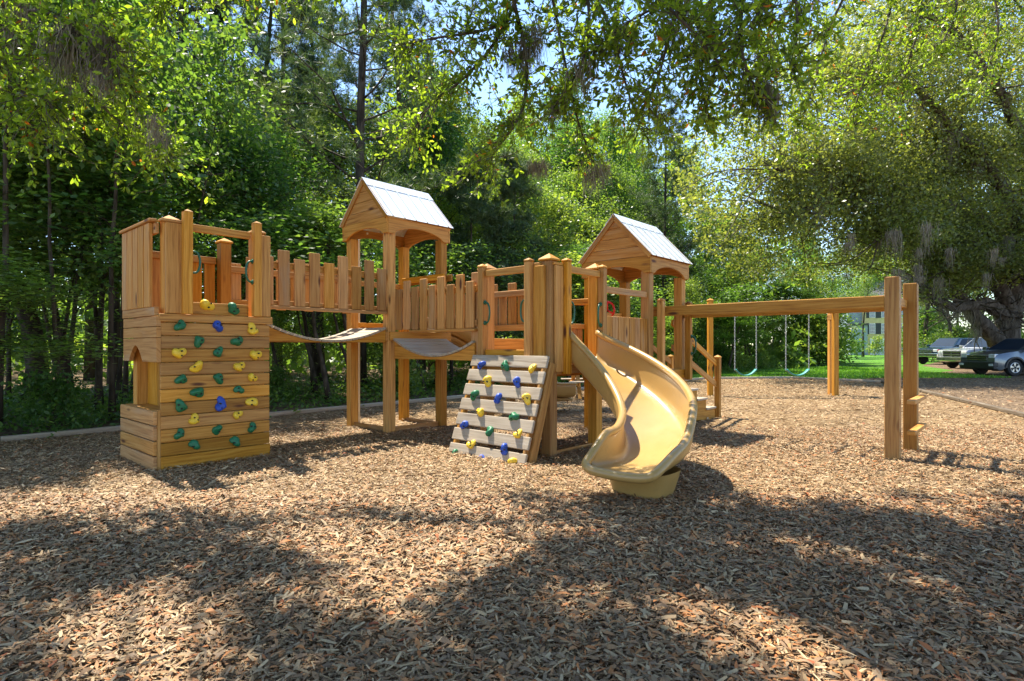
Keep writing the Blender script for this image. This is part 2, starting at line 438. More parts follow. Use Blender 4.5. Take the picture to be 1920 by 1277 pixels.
# ---------- tower with the climbing wall -------------------------------------------------
U0, U1, V0, V1 = -3.23, -2.03, -0.83, 0.356
P6 = 0.138
w_ = W()
for k in range(8): w_.b(U0 + 0.05 + k * 0.138, U0 + 0.05 + k * 0.138 + 0.13, V0 + 0.05, V1 - 0.05, 1.65, 1.69)
w_.b(U0 + .04, U1 - .04, V0 + .04, V0 + .08, 1.50, 1.648).b(U1 - .09, U1 - .05, V0 + .09, V1 - .09, 1.50, 1.648)
lt = w_.build('climbing_tower', wd, play); lt['label'] = 'leftmost tower, clad in horizontal boards below and slats above'
for (u, v, zt) in ((U0 + .045, V0 + .045, 2.72), (U1 - P6 - .045, V0 + .045, 2.72), (U0 + .045, V1 - P6 - .045, 2.72), (U1 - P6 - .045, V1 - P6 - .045, 2.72)):
    W().post(u, u + P6, v, v + P6, 0.0, zt, 0.055, 0.018).build('post', wd, lt)
# front wall of horizontal boards
w_ = W(); z = 0.0
for k in range(11):
    h = 0.146
    w_.b(U0 + .0, U1 + (.0 if k else .01), V1 - .04, V1, z + (0.0045 if k else -0.03), z + h - 0.0045); z += h
wall = w_.build('climbing_wall', wd, lt, .007)
W().b(U0 + .19, U1 - .19, V1 - .075, V1 - .045, 0.0, 1.6, .2).b(U0 - .033, U0 - .001, V1 - .06, V1 - .004, 0, .655, .4).b(U0 - .001, U0 + .044, V1 - .044, V1 - .0405, 0, 1.6, .3).build('inner_panel', wd, lt, 0)  # backing added behind the boards to darken their gaps, plus a corner filler
w_ = W().b(U0 - .015, U1 + .035, V1 - .04, V1 + .012, 1.612, 1.70).b(U0 + .30, U1 - .26, V1 - .05, V1 - .008, 1.706, 1.84)
w_.build('rim_board', wd, lt)
LT_HOLDS = [(402,490,'Y'),(522,505,'G'),(284,580,'G'),(452,583,'B'),(608,594,'Y'),(366,650,'G'),(540,652,'G'),(277,702,'Y'),(455,700,'G'),(623,711,'Y'),(359,767,'Y'),(549,764,'Y'),(288,822,'G'),(455,818,'G'),(609,814,'Y'),(362,880,'G'),(548,868,'G'),(286,942,'G'),(465,932,'B'),(608,922,'Y'),(345,1003,'Y'),(543,982,'Y'),(280,1070,'G'),(447,1050,'G'),(608,1040,'G'),(347,1115,'G'),(531,1100,'G')]
for zx, zy, c in LT_HOLDS:
    p = pl_hit(220 + zx * 0.415, 370 + zy * 0.415, (0, -V1, 0), Vector((0, 1, 0)))
    if p.z > 1.63: p.y = -(V1 - .008)
    place_hold(wall, p, (1, 0, 0), (0, -1, 0), c)
# left side: bench boards, opening with a pointed arch, boards above, ledge, vertical slats
w_ = W(); z = 0.0
for k in range(4):
    w_.b(U0 - .075, U0 - .035, V0 - .01, V1 + .004, z + (0.004 if k else -0.03), z + 0.155, 0.55); z += 0.163
w_.b(U0 - .034, U0 + .30, V0 + .0, V1 - .045, 0.60, 0.645, 0.5)
w_.build('bench_boards', sl_, lt)
w_ = W()
w_.b(U0 - .045, U0, V0, V1 + .004, 1.44, 1.555, 0.45).b(U0 - .045, U0, V0, V1 + .004, 1.562, 1.67, 0.5)
w_.b(U0 - .055, U0 - .01, V0, V1 - .03, 1.677, 1.77, 0.35)
yc, hw = -0.36, 0.25
arch = [(V0, 1.17), (yc - hw, 1.17)] + [(yc + hw * math.sin(t), 1.17 + 0.185 * (1 - abs(math.sin(t)) ** 1.7)) for t in np.linspace(-1.45, 1.45, 15)] + [(yc + hw, 1.17), (V1 + .004, 1.17), (V1 + .004, 1.434), (V0, 1.434)]
w_.prism(arch, lambda x, y, k: (U0 - .045 + .045 * k, -x, y), 0, 0.42)
w_.build('arch_board', sl_, lt)
w_ = W().b(U0 + .16, U0 + .19, V0 + .19, V0 + .52, 0.645, 1.50, 0.6).b(U0 + .16, U0 + .19, V0 + .53, V0 + .60, 0.645, 1.50, 0.2)
w_.build('inner_panel', wd, lt)
w_ = W()
for k in range(5):
    a = V0 - .005 + k * 0.207; w_.b(U0 - .06, U0 - .022, a, a + 0.178, 1.772, 2.70, 0.75)
w_.build('slat_panel', sl_, lt)
W().b(U0 - .085, U0 - .0, V0 - .03, V1 - .10, 2.702, 2.735, 0.6).b(U0 + .0, U0 + .30, V1 - .06, V1 + .02, 2.702, 2.733, 0.6).b(U0 - .02, U0 + .022, V0, V1 - .12, 2.58, 2.70).build('top_rail', sl_, lt)
W().b(U0 + .045, U0 + .245, V1 - .03, V1 + .008, 1.705, 2.70, 0.6).build('corner_board', wd, lt)
W().b(U1 - .165, U1 + .012, V1 - .03, V1 + .008, 1.705, 2.70, 0.6).build('corner_board', wd, lt)
for (uc, zt) in ((-2.985, 2.83), (-2.215, 2.82)):
    W().post(uc - .046, uc + .046, V1 + .0095, V1 + .10, 1.70, zt, 0.03).build('post', wd, lt)
W().b(-2.935, -2.265, V1 - .03, V1 + .01, 2.63, 2.715).build('top_rail', wd, lt)
# back and bridge side railings
w_ = W().b(U0 + .2, U1 - .19, V0 + .02, V0 + .06, 2.44, 2.53).b(U0 + .2, U1 - .19, V0 + .02, V0 + .06, 1.72, 1.81)
for k in range(5):
    a = U0 + .215 + k * 0.165; w_.b(a, a + .135, V0 - .02, V0 + .018, 1.74, 2.50)
w_.build('fence_panel', wd, lt)
handle(lt, -2.94, V1 + .05, 2.16, 2.40, 0.085, 0.01)
handle(lt, -2.26, V1 + .05, 2.11, 2.36, -0.085, 0.01)
pts = [(U0 + .17 + .02 * math.cos(t), V1 - .30 + .13 * math.cos(t), 2.50 + .13 * math.sin(t)) for t in np.linspace(0, 2 * PI, 25)[:-1]]
v1, f1 = tube_np([(a, -b, c) for a, b, c in pts], 0.016, 8, True)
prt = [(v1, f1)]
for t in (0.5, 2.6, 4.7):
    prt.append(tube_np([(U0 + .17, -(V1 - .30), 2.50), (U0 + .17, -(V1 - .30 + .13 * math.cos(t)), 2.50 + .13 * math.sin(t))], 0.015, 6))
v1, f1 = join_np(prt); link('steering_wheel', np_mesh('steering_wheel', v1, f1, smooth=True), M['red'], lt)

# ---------- roofed towers ------------------------------------------------------------------
def roof(parent, u0, u1, v0, v1, zb, zt, rise):
    """eave box u0..u1 x v0..v1 from zb to zt, ridge along u"""
    vc = (v0 + v1) / 2; hw = (v1 - v0) / 2; H = zt - zb
    def arch_pts(a0, a1, leg):
        L = a1 - a0; pts = [(a0, zb), (a0 + leg, zb)]
        for t in np.linspace(0, 1, 17)[1:-1]:
            pts.append((a0 + leg + (L - 2 * leg) * t, zb + 0.13 * (math.sin(PI * t) ** 0.62)))
        return pts + [(a1 - leg, zb), (a1, zb), (a1, zt), (a0, zt)]
    for v in (v0, v1 - .038):
        W().prism(arch_pts(u0 + .04, u1 - .04, 0.10), lambda x, y, k: (x, -(v + .038 * k), y), 0).build('arch_beam', wd, parent, 0.004)
    for u in (u0, u1 - .038):
        W().prism(arch_pts(v0, v1, 0.10), lambda x, y, k: (u + .038 * k, -x, y), 0).build('arch_beam', wd, parent, 0.004)
    # gables of horizontal boards
    for u in (u0 + .005, u1 - .035):
        w_ = W(); n = 4
        for k in range(n):
            za, zb2 = zt + rise * k / n + 0.004, zt + rise * (k + 1) / n - 0.002
            ha, hb = hw * (1 - k / n) - .012, hw * (1 - (k + 1) / n) - .012
            poly = [(vc - ha, za), (vc + ha, za)] + ([(vc + hb, zb2), (vc - hb, zb2)] if hb > 0.01 else [(vc, zb2 - .01)])
            w_.prism(poly, lambda x, y, k_: (u + .03 * k_, -x, y), 0, 0.6)
        w_.build('gable', sl_, parent, 0.003)
    # rake trim boards under the roof ends
    sl = math.hypot(hw, rise); 
    for u in (u0 - .022, u1 - .004):
        w_ = W()
        for sgn in (-1, 1):
            w_.bar((u + .013, vc + sgn * (hw + .01), zt + .0), (u + .013, vc + sgn * .006, zt + rise + .004), 0.022, 0.075, (0, sgn * rise, hw))
        w_.build('rake_board', wd, parent, 0.003)
    # metal sheets
    for sgn in (-1, 1):
        du0, du1 = u0 - .03, u1 + .03; ov = 0.035
        n = 6; vs, fs = [], []
        nrm = Vector((0, -sgn * rise, hw)).normalized()  # local xyz: y=-v
        def P(u, t, off):
            v = vc + sgn * (hw * t); z = zt + rise * (1 - t)
            return Vector((u, -v, z)) + nrm * off
        us = []
        for k in range(n):
            c = du0 + (du1 - du0) * (k + .5) / n; us += [(c - .012, 0), (c - .006, .016), (c + .006, .016), (c + .012, 0)]
        us = [(du0, 0)] + us + [(du1, 0)]
        t0, t1 = 0.0, (sl + ov) / sl
        prof = [(P(u, t0, .042 + h), P(u, t1, .042 + h)) for u, h in us]
        vv = []
        for a, b in prof: vv += [tuple(a), tuple(b)]
        fs = [(2 * i, 2 * i + 1, 2 * i + 3, 2 * i + 2) for i in range(len(prof) - 1)]
        me = bpy.data.meshes.new('roof_sheet'); me.from_pydata(vv, [], fs)
        o = link('roof_sheet', me, M['metal_roof'], parent)
        md = o.modifiers.new('thick', 'SOLIDIFY'); md.thickness = 0.005; md.offset = 0
    w_ = W()
    for sgn in (-1, 1):
        w_.bar((u0 - .036, vc + sgn * .075, zt + rise * (1 - .075 / hw) + .072), (u1 + .036, vc + sgn * .075, zt + rise * (1 - .075 / hw) + .072), 0.004, 0.20, (0, -sgn * hw, rise))
    o = w_.build('ridge_cap', M['metal_roof'], parent, 0)

# covered tower behind the bridges
A0, A1, B0, B1 = 0.0, 1.204, -1.156, 0.0
w_ = W()
for k in range(8): w_.b(A0 + .03 + k * .144, A0 + .03 + k * .144 + .136, B0 + .03, B1 - .03, 1.53, 1.57)
w_.b(A0 + .01, A1 + .06, B1 + .001, B1 + .04, 1.425, 1.568, 0.5).b(A0 + .15, A1 - .15, B0 - .04, B0 - .001, 1.425, 1.568).b(A0 - .04, A0 - .001, B0, B1, 1.425, 1.568).b(A1 + .001, A1 + .04, B0, B1, 1.40, 1.528)
mt = w_.build('covered_tower', wd, play); mt['label'] = 'roofed tower between the two curved bridges'
for u in (A0, A1 - .14):
    for v in (B0, B1 - .14):
        W().post(u, u + .14, v, v + .14, -0.02, 3.12).build('post', wd, mt)
roof(mt, -0.06, 1.235, -1.185, 0.04, 3.08, 3.325, 0.64)
W().b(A1 - .17, A1 - .132 + .0, B0 + .14, B1 + .09, 2.45, 2.55).b(A1 + .002, A1 + .04, B0 + .1, B1 + .10, 2.44, 2.55).build('top_rail', wd, mt)
w_ = W()
for k in range(3):
    w_.b(A1 - .02, A1 + .0, -.30 + k * .0, -.29, 1.6, 1.61)
W().b(A0 + .14, A1 - .14, B0 + .02, B0 + .06, 2.36, 2.45).build('rail', wd, mt)
W().b(A0 + .14, A1 - .14, B0 + .02, B0 + .06, 1.66, 1.74).build('rail', wd, mt)
# fire pole beside the back-left side
tube_obj('fire_pole', [(.40, -1.40, 0), (.40, -1.40, 3.18), (.40, -1.36, 3.25), (.40, -1.28, 3.28), (.40, -1.14, 3.28)], 0.021, M['pole'], mt)
# timbers on the ground between the posts
W().b(A0 + .145, A1 - .145, B1 - .09, B1 - .05, -.02, .085).b(A0 + .05, A0 + .09, B0 + .145, B1 - .145, -.02, .085).b(A1 - .09, A1 - .05, B0 + .145, B1 - .145, -.02, .06).build('ground_board', sl_, mt)

# ---------- curved bridges -----------------------------------------------------------------
def bridge(name, p0, p1, near, far, z0, z1, sag, zbot, axis, fence_z, label, skip_first=0, fence_side=(1, 1)):
    """runs along u (axis 0) or v (axis 1) from p0 to p1 between near/far edges"""
    def zz(t): return z0 + (z1 - z0) * t - sag * 4 * t * (1 - t)
    def pos(s, c, z): return (s, c, z) if axis == 0 else (c, s, z)
    n = int(abs(p1 - p0) / 0.098); w_ = W()
    for k in range(n):
        t0, t1 = k / n, (k + 0.89) / n
        a = Vector(pos(p0 + (p1 - p0) * (t0 + t1) / 2, near, zz((t0 + t1) / 2) + .002))
        b = Vector(pos(p0 + (p1 - p0) * (t0 + t1) / 2, far, zz((t0 + t1) / 2) + .002))
        dz = (zz(t1) - zz(t0)) / ((p1 - p0) * (t1 - t0)); tl = abs(p1 - p0) * (t1 - t0) * math.hypot(1, dz)
        up = (-dz, 0, 1) if axis == 0 else (0, -dz, 1)
        w_.bar(tuple(a), tuple(b), tl, 0.032, up, 0.7)
    o = w_.build(name, gw, play, 0.004); o['label'] = label
    for c, sgn in ((near, 1), (far, -1)):
        cc = c - sgn * .045 if near > far else c + sgn * .045
        poly = [(p0 + (p1 - p0) * t, zz(t) - .018) for t in np.linspace(0, 1, 21)] + [(p1, zbot), (p0, zbot)]
        W().prism(poly, (lambda x, y, k: (x, -(cc - .02 + .04 * k), y)) if axis == 0 else (lambda x, y, k: (cc - .02 + .04 * k, -x, y)), 0).build('stringer', wd, o, 0.003)
    return o
b1 = bridge('suspension_bridge', U1 + .02, A0 - .045, 0.02, -0.94, 1.685, 1.62, 0.235, 1.40, 0, None, 'sagging bridge from the leftmost tower to the roofed tower')
b2 = bridge('suspension_bridge', B1 + .045, 1.80, 0.06, 1.14, 1.45, 1.41, 0.225, 1.15, 1, None, 'sagging bridge from the roofed tower to the tower with the twisting slide')

def fence(parent, axis, p0, p1, c, zb, tops, n, sw, side, thick=.036, rails=None):
    w_ = W(); pitch = (p1 - p0) / n; tl = lambda k: tops[k % len(tops)]
    def box(a0, a1, c0, c1, z0, z1, t=None):
        if axis == 0: w_.b(a0, a1, min(c0, c1), max(c0, c1), z0, z1, t)
        else: w_.b(min(c0, c1), max(c0, c1), a0, a1, z0, z1, t)
    for k in range(n):
        a = p0 + k * pitch + (pitch - sw) / 2; z = tl(k) + prng.uniform(-.012, .012)
        box(a, a + sw, c, c + side * thick, zb + prng.uniform(-.006, .006), z)
    for zr in (rails or (zb + .075, min(tops) - .14)):
        box(p0, p1, c - side * .002, c - side * .04, zr - .045, zr + .045, 0.4)
    return w_.build('fence_panel', sl_, parent)
fence(b1, 0, U1 + .03, A0 - .01, -0.02, 1.88, (2.51, 2.62), 9, .156, 1, rails=(1.90, 2.41))
W().b(U1 + .03, A0 - .04, -.062, .03, 1.83, 1.872, 0.5).build('bottom_rail', sl_, b1)
fence(b1, 0, U1 + .03, A0 - .01, -0.95, 1.88, (2.51, 2.62), 9, .150, -1, rails=(1.95, 2.41))
fence(b2, 1, B1 + .08, 1.83, 0.09, 1.585, (2.21, 2.33), 9, .150, -1, rails=(1.66, 2.12))
W().b(.045, .13, B1 + .45, 1.83, 1.545, 1.58, 0.5).build('bottom_rail', sl_, b2)
fence(b2, 1, B1 + .08, 1.83, 1.12, 1.60, (2.16, 2.30), 9, .156, 1, rails=(1.62, 2.13))

# ---------- tower with the twisting slide ------------------------------------------------------
G0, G1, H0, H1 = 0.16, 1.30, 1.83, 3.03
w_ = W()
for k in range(8): w_.b(G0 + .03, G1 - .03, H0 + .03 + k * .144, H0 + .03 + k * .144 + .136, 1.12, 1.16)
w_.b(G0 - .0, G1, H1 - .04, H1 - .001, 1.0, 1.118, 0.2).b(G0 + .16, G1 - .16, H0 + .0, H0 + .04, 1.30, 1.45).b(G1 - .04, G1, H0 + .05, H1 - .06, 1.0, 1.118).b(G0, G0 + .04, H0 + .05, H1 - .05, 1.0, 1.118)
ct = w_.build('slide_tower', wd, play); ct['label'] = 'open tower in front, with the climbing ramp on one side and the twisting slide on the other'
for (u, v, zt, c) in ((G0, H0, 2.36, .075), (G0, H1 - .14, 2.385, .075), (G1 - .14, H1 - .14, 2.37, .075), (G1 - .14, H0, 2.36, .075)):
    W().post(u, u + .14, v, v + .14, -0.02, zt, c, 0.03).build('post', wd, ct)
for v in (1.925, 2.735):
    W().post(G0 - .095, G0 - .003, v - .046, v + .046, 1.155, 2.385, .03, 0.004).build('post', wd, ct)
for u in (.425, 1.225):
    W().post(u - .046, u + .046, H1 + .003, H1 + .095, 1.0, 2.385, .03, 0.004).build('post', wd, ct)
W().b(G0 - .04, G0 - .002, 2.79, 2.965, 1.17, 2.33, .55).build('corner_board', wd, ct)
W().b(G0 - .04, G0 - .002, 1.70, 1.86, 1.17, 2.34, .5).build('corner_board', sl_, ct)
W().b(G0 + .065, G0 + .215, H1 + .002, H1 + .04, 1.03, 2.33, .6).build('corner_board', wd, ct)
W().b(G0 - .05, G0 - .01, 1.98, 2.69, 2.26, 2.35).b(G0 - .03, G0 + .01, 2.79, 2.9, 2.33, 2.37).build('top_rail', wd, ct)
W().b(.48, 1.175, H1 + .01, H1 + .05, 2.26, 2.345).b(.2, .38, H1 - .01, H1 + .03, 2.335, 2.37).build('top_rail', wd, ct)
W().b(G0 - .05, G0 - .008, 1.975, 2.685, 1.165, 1.30).build('rim_board', wd, ct)
w_ = W().b(G1 - .04, G1 - .0, H0 + .14, H1 - .14, 1.92, 2.0)
w_.build('rail', wd, ct)
W().b(G0 + .05, G0 + .09, H0 + .145, H1 - .145, -.02, .075).b(G0 + .145, G1 - .145, H1 - .09, H1 - .05, -.02, .05).build('ground_board', sl_, ct)
handle(ct, G0 - .05, 1.974, 1.65, 1.92, 0.0, 0.085)
handle(ct, G0 - .05, 2.686, 1.65, 1.92, 0.0, -0.085)
handle(ct, 1.178, H1 + .05, 1.62, 1.90, -0.085, 0.02)
handle(ct, .472, H1 + .05, 1.62, 1.90, 0.085, 0.02)

# climbing ramp
T0, T1 = 1.85, 3.08
top, foot = Vector((0.07, 0, 1.19)), Vector((-0.375, 0, -0.06))
d = (top - foot); nrm = Vector((-d.z, 0, d.x)).normalized()   # outward (towards -u, up)
w_ = W(); rows = []
for k in range(7):
    c = foot + d * (0.085 + k * 0.1495); 
    c = foot + d * (0.075 + k * 0.148)
    q = c + nrm * 0.03; rows.append(q)
    w_.bar((q.x, T0 - .03, q.z), (q.x, T1 + .02, q.z), 0.152, 0.036, (nrm.x, 0, nrm.z), 0.6)
rp = w_.build('climbing_ramp', gw, play); rp['label'] = 'leaning ramp of seven weathered boards with climbing holds'
for v in (T0 + .03, T1 - .03):
    W().bar((foot.x - .0, v, foot.z), (top.x, v, top.z), 0.04, 0.085, (nrm.x, 0, nrm.z)).build('stringer', wd, rp)
W().bar((foot.x + .10, T1 + .015, -.03), (top.x + .05, T1 + .015, 1.14), 0.04, 0.11, (nrm.x, 0, nrm.z)).build('stringer', wd, rp)
RAMP = [(410,218,'B'),(628,230,'G'),(878,250,'Y'),(472,370,'Y'),(740,383,'B'),(347,495,'G'),(562,532,'B'),(832,535,'Y'),(400,655,'Y'),(710,693,'G'),(255,770,'B'),(490,825,'G'),(748,855,'Y'),(318,950,'Y'),(622,1000,'B'),(162,1050,'G'),(405,1095,'B'),(690,1130,'Y')]
fo = Vector((foot.x, 0, foot.z)) + nrm * 0.048
nl = Vector((nrm.x, 0, nrm.z))
for zx, zy, c in RAMP:
    p = pl_hit(820 + zx * .2036, 640 + zy * .2036, fo, nl)
    place_hold(rp, p, (0, -1, 0), nl, c)

# ---------- slides ------------------------------------------------------------------------------
def slide_sweep(name, label, path, head, zs, wall, hw, parent, wall_o=None, bank=None):
    """path: world-free local (x,y) points, head: unit headings; profile swept along"""
    n = len(path); q = 21; vs = []
    L_rim, R_rim = [], []
    for i in range(n):
        t = head[i]; sd = Vector((t.y, -t.x))   # right side of travel
        hl, hr = wall[i]
        for k in range(q):
            x = -1 + 2 * k / (q - 1)
            ax = abs(x); hgt = hl if x < 0 else hr
            # flat bed, rounded corner, near vertical wall
            if ax < 0.55: off, up = ax / 0.55 * hw * 0.78, 0.012 * (ax / .55) ** 2
            else:
                f = (ax - 0.55) / 0.45
                if f < 0.5:
                    a = f / 0.5 * PI / 2; off = hw * (0.78 + 0.22 * math.sin(a)); up = 0.012 + 0.075 * (1 - math.cos(a)) * min(1, hgt / 0.1)
                else:
                    g = (f - 0.5) / 0.5; off = hw * (1 + 0.03 * g); up = 0.012 + 0.075 * min(1, hgt / .1) + (hgt - 0.087 * min(1, hgt / .1)) * g
            off = off if x > 0 else -off
            bk = (bank[i] if bank else 0) * off
            vs.append((path[i].x + sd.x * off, path[i].y + sd.y * off, zs[i] + up + bk))
        L_rim.append(vs[-q]); R_rim.append(vs[-1])
    fs = [(i * q + k, i * q + k + 1, (i + 1) * q + k + 1, (i + 1) * q + k) for i in range(n - 1) for k in range(q - 1)]
    me = np_mesh(name, vs, fs, smooth=True)
    o = link(name, me, M['slide'], parent); o['label'] = label
    md = o.modifiers.new('thick', 'SOLIDIFY'); md.thickness = 0.022; md.offset = 0
    sb = o.modifiers.new('smooth', 'SUBSURF'); sb.levels = 1; sb.render_levels = 1
    return o, L_rim, R_rim, vs, q

inv = (Matrix.Translation((-1.901, 8.909, 0)) @ Matrix.Rotation(TH, 4, 'Z')).inverted()
def heading(a): return Vector((math.cos(a), math.sin(a)))
# local frame: start on the slide tower's v face, heading -y (v), turning right (clockwise)
def slide_path(start, h0, s1, rad, turn, s2, step=0.07):
    p = Vector(start); pts, hd, dist = [p.copy()], [heading(h0)], 0
    a = h0
    segs = [('s', s1), ('a', rad * abs(turn)), ('s', s2)]
    for typ, L in segs:
        m = max(2, int(L / step)); dl = L / m
        for _ in range(m):
            if typ == 'a':
                da = dl / rad * (1 if turn > 0 else -1); a += da / 2; p = p + heading(a) * dl; a += da / 2
            else: p = p + heading(a) * dl
            pts.append(p.copy()); hd.append(heading(a))
    return pts, hd
pts, hd = slide_path((0.825, -(H1 + .0)), -PI / 2, 0.10, 1.6, -R(90), 0.23)
n = len(pts); ss = np.linspace(0, 1, n)
def sm(x, a, b):
    x = min(1, max(0, (x - a) / (b - a))); return x * x * (3 - 2 * x)
zs = [0.245 + 0.925 * (0.25 * (1 - sm(s, -.1, .8)) / (1 - sm(0, -.1, .8)) + 0.75 * max(0, 1 - s / .98) ** 2.1) for s in ss]
zs = [z - 0.015 * sm(s, .9, 1) for z, s in zip(zs, ss)]
wl = []
for s in ss:
    # left of travel = outside of the turn
    hL = 0.35 + 0.03 * math.sin(PI * min(1, s / .78)) - 0.20 * sm(s, .70, .86) - 0.07 * sm(s, .88, 1)
    hR = 0.37 - 0.02 * sm(s, .3, .6) - 0.05 * sm(s, .66, .84) - 0.20 * sm(s, .90, 1)
    wl.append((hL, hR))
bk = [-0.22 * math.sin(PI * s) for s in ss]
hwid = 0.335
spiral, Lr, Rr, vs, q = slide_sweep('twisting_slide', 'glossy tan plastic slide curling down towards the camera', pts, hd, zs, wl, hwid, play, bank=bk)
lip = [Vector(vs[(n - 1) * q + k]) for k in range(q)]
ext = hd[-1]
rim = [Vector(p) + Vector((0, 0, .012)) for p in Lr]
lipc = []
for k, p in enumerate(lip[1:-1]):
    x = -1 + 2 * (k + 1) / (q - 1); bul = 0.13 * (1 - x * x) ** 0.6
    lipc.append(Vector((p.x + ext.x * bul, p.y + ext.y * bul, p.z * 0.55 + (zs[-1] + .05) * 0.45)))
allrim = rim + lipc + [Vector(p) + Vector((0, 0, .012)) for p in Rr[::-1]]
# smooth the rim path
A = np.array([tuple(p) for p in allrim])
for _ in range(2): A[1:-1] = A[:-2] * .25 + A[1:-1] * .5 + A[2:] * .25
v1, f1 = tube_np(A, 0.042, 12)
link('rolled_rim', np_mesh('rolled_rim', v1, f1, smooth=True), M['slide'], spiral)
# apron between bed end and bulging lip
la = np.array([tuple(p) for p in lip]); lb = np.vstack([la[0], np.array([tuple(p) for p in lipc]), la[-1]])
vv = np.vstack([la, lb]); ff = [(k, k + 1, q + k + 1, q + k) for k in range(q - 1)]
o = link('exit_apron', np_mesh('exit_apron', vv, ff, smooth=True), M['slide'], spiral)
o.modifiers.new('thick', 'SOLIDIFY').thickness = 0.02
# pedestal under the exit: rounded tapered tub
pc = pts[-6]
loops = []
for (z, a, b) in ((-.05, .20, .235), (.03, .22, .25), (.15, .255, .285), (.235, .28, .305)):
    lp = []
    for k in range(36):
        t = 2 * PI * k / 36; e = 0.6
        x = a * math.copysign(abs(math.cos(t)) ** e, math.cos(t)); y = b * math.copysign(abs(math.sin(t)) ** e, math.sin(t))
        lp.append((pc.x + ext.x * x - ext.y * y, pc.y + ext.y * x + ext.x * y, z))
    loops.append(lp)
vv = [p for lp in loops for p in lp]; m_ = 36
ff = [(i * m_ + k, i * m_ + (k + 1) % m_, (i + 1) * m_ + (k + 1) % m_, (i + 1) * m_ + k) for i in range(len(loops) - 1) for k in range(m_)]
link('pedestal', np_mesh('pedestal', vv, ff, smooth=True), M['slide'], spiral)
# second slide on the far side of the roofed tower
pts2, hd2 = slide_path((A1 + .04, 0.37), 0.0, 1.3, 3.0, -R(20), 0.9)
n2 = len(pts2); s2 = np.linspace(0, 1, n2)
z2 = [0.30 + 1.29 * (1 - sm(s, -0.05, 0.92)) for s in s2]
slide2, L2, R2, vs2, q2 = slide_sweep('straight_slide', 'tan plastic slide on the far side of the roofed tower', pts2, hd2, z2, [(0.27, 0.27)] * n2, 0.36, play)
for rr in (L2, R2):
    v1, f1 = tube_np([(p[0], p[1], p[2] + .01) for p in rr], 0.03, 10)
    link('rolled_rim', np_mesh('rolled_rim', v1, f1, smooth=True), M['slide'], slide2)
rb = []
for off in (-.2, -.07, .07, .2):
    rb.append(tube_np([(p.x + h.y * off, p.y - h.x * off, z - .045) for p, h, z in zip(pts2, hd2, z2)], 0.035, 8))
v1, f1 = join_np(rb); link('underside_ribs', np_mesh('underside_ribs', v1, f1, smooth=True), M['slide'], slide2)
W().b(3.5, 3.62, -.75, -.60, -.02, .42).build('slide_post', wd, slide2)

# ---------- right roofed tower, gangway, stairs ----------------------------------------------------
K0, K1, J0, J1 = 2.42, 3.64, 1.95, 3.12
w_ = W()
for k in range(8): w_.b(K0 + .03 + k * .146, K0 + .03 + k * .146 + .138, J0 + .03, J1 - .03, 0.93, 0.97)
w_.b(K0, K1, J1 + .001, J1 + .04, .83, .968, .4).b(K0, K1, J0 - .04, J0 - .001, .83, .968).b(K1 + .001, K1 + .04, J0, J1, .83, .968).b(K0 - .04, K0 - .001, J0, J1, .80, .92)
rt = w_.build('covered_tower', wd, play); rt['label'] = 'right roofed tower behind the twisting slide, with stairs and monkey bars'
for u in (K0, K1 - .14):
    for v in (J0, J1 - .14):
        W().post(u, u + .14, v, v + .14, -0.02, 2.46).build('post', wd, rt)
roof(rt, 2.375, 3.67, 1.935, 3.165, 2.435, 2.68, 0.64)
W().post(2.575, 2.665, J1 + .045, J1 + .14, 0.0, 2.02, .03, .003).build('post', wd, rt)
W().post(3.51, 3.60, J1 + .045, J1 + .14, 0.80, 2.02, .03, .003).build('post', wd, rt)
handle(rt, 3.555, J1 + .142, 1.22, 1.50, 0.0, 0.075)
w_ = W().b(K0 + .14, K1 - .14, J0 + .02, J0 + .06, 1.82, 1.91).b(K0 + .14, K1 - .14, J0 + .02, J0 + .06, 1.08, 1.16)
for k in range(6): w_.b(K0 + .15 + k * .157, K0 + .15 + k * .157 + .13, J0 - .02, J0 + .018, 1.05, 1.88)
w_.build('fence_panel', sl_, rt)
pts_ = [(K1 - .12, J0 + .35 + .13 * math.cos(t), 1.98 + .13 * math.sin(t)) for t in np.linspace(0, 2 * PI, 25)[:-1]]
v1, f1 = tube_np([(a + 0, -b, c) for a, b, c in [(2.55, 2.31 + .13 * math.cos(t), 1.92 + .13 * math.sin(t)) for t in np.linspace(0, 2 * PI, 25)[:-1]]], 0.018, 8, True)
prt = [(v1, f1)]
for t in (1.57, 3.66, 5.76):
    prt.append(tube_np([(2.55, -2.31, 1.92), (2.55, -(2.31 + .13 * math.cos(t)), 1.92 + .13 * math.sin(t))], 0.016, 6))
v1, f1 = join_np(prt); link('steering_wheel', np_mesh('steering_wheel', v1, f1, smooth=True), M['red'], rt)
W().b(2.50, 2.60, J0 + .3, J0 + .6, 1.75, 1.80).build('rail', wd, rt)

# gangway between the slide tower and the right tower
w_ = W()
for k in range(8): w_.b(G1 + .01 + k * .138, G1 + .01 + k * .138 + .13, H0 + .12, H1 - .02, 0.98, 1.02)
w_.b(G1, K0, H1 - .018, H1 + .02, .88, 1.018).b(G1, K0, H0 + .08, H0 + .119, .88, 1.018)
gg = w_.build('gangway', wd, play); gg['label'] = 'short level walkway with a slatted side joining the two right towers'
w_ = W()
for k in range(8):
    a = G1 + .02 + k * .152; w_.b(a, a + .139, H1 + .021, H1 + .057, 0.92, 1.755, .6)
w_.b(G1 + .0, K0 + .1, H1 - .02, H1 + .019, 1.64, 1.74).b(G1, K0 + .1, H1 - .02, H1 + .019, 1.05, 1.14)
w_.build('fence_panel', sl_, gg)
W().b(G1 - .12, K0 + .16, H1 + .022, H1 + .06, 2.065, 2.155, .5).build('top_rail', sl_, gg)
w_ = W()
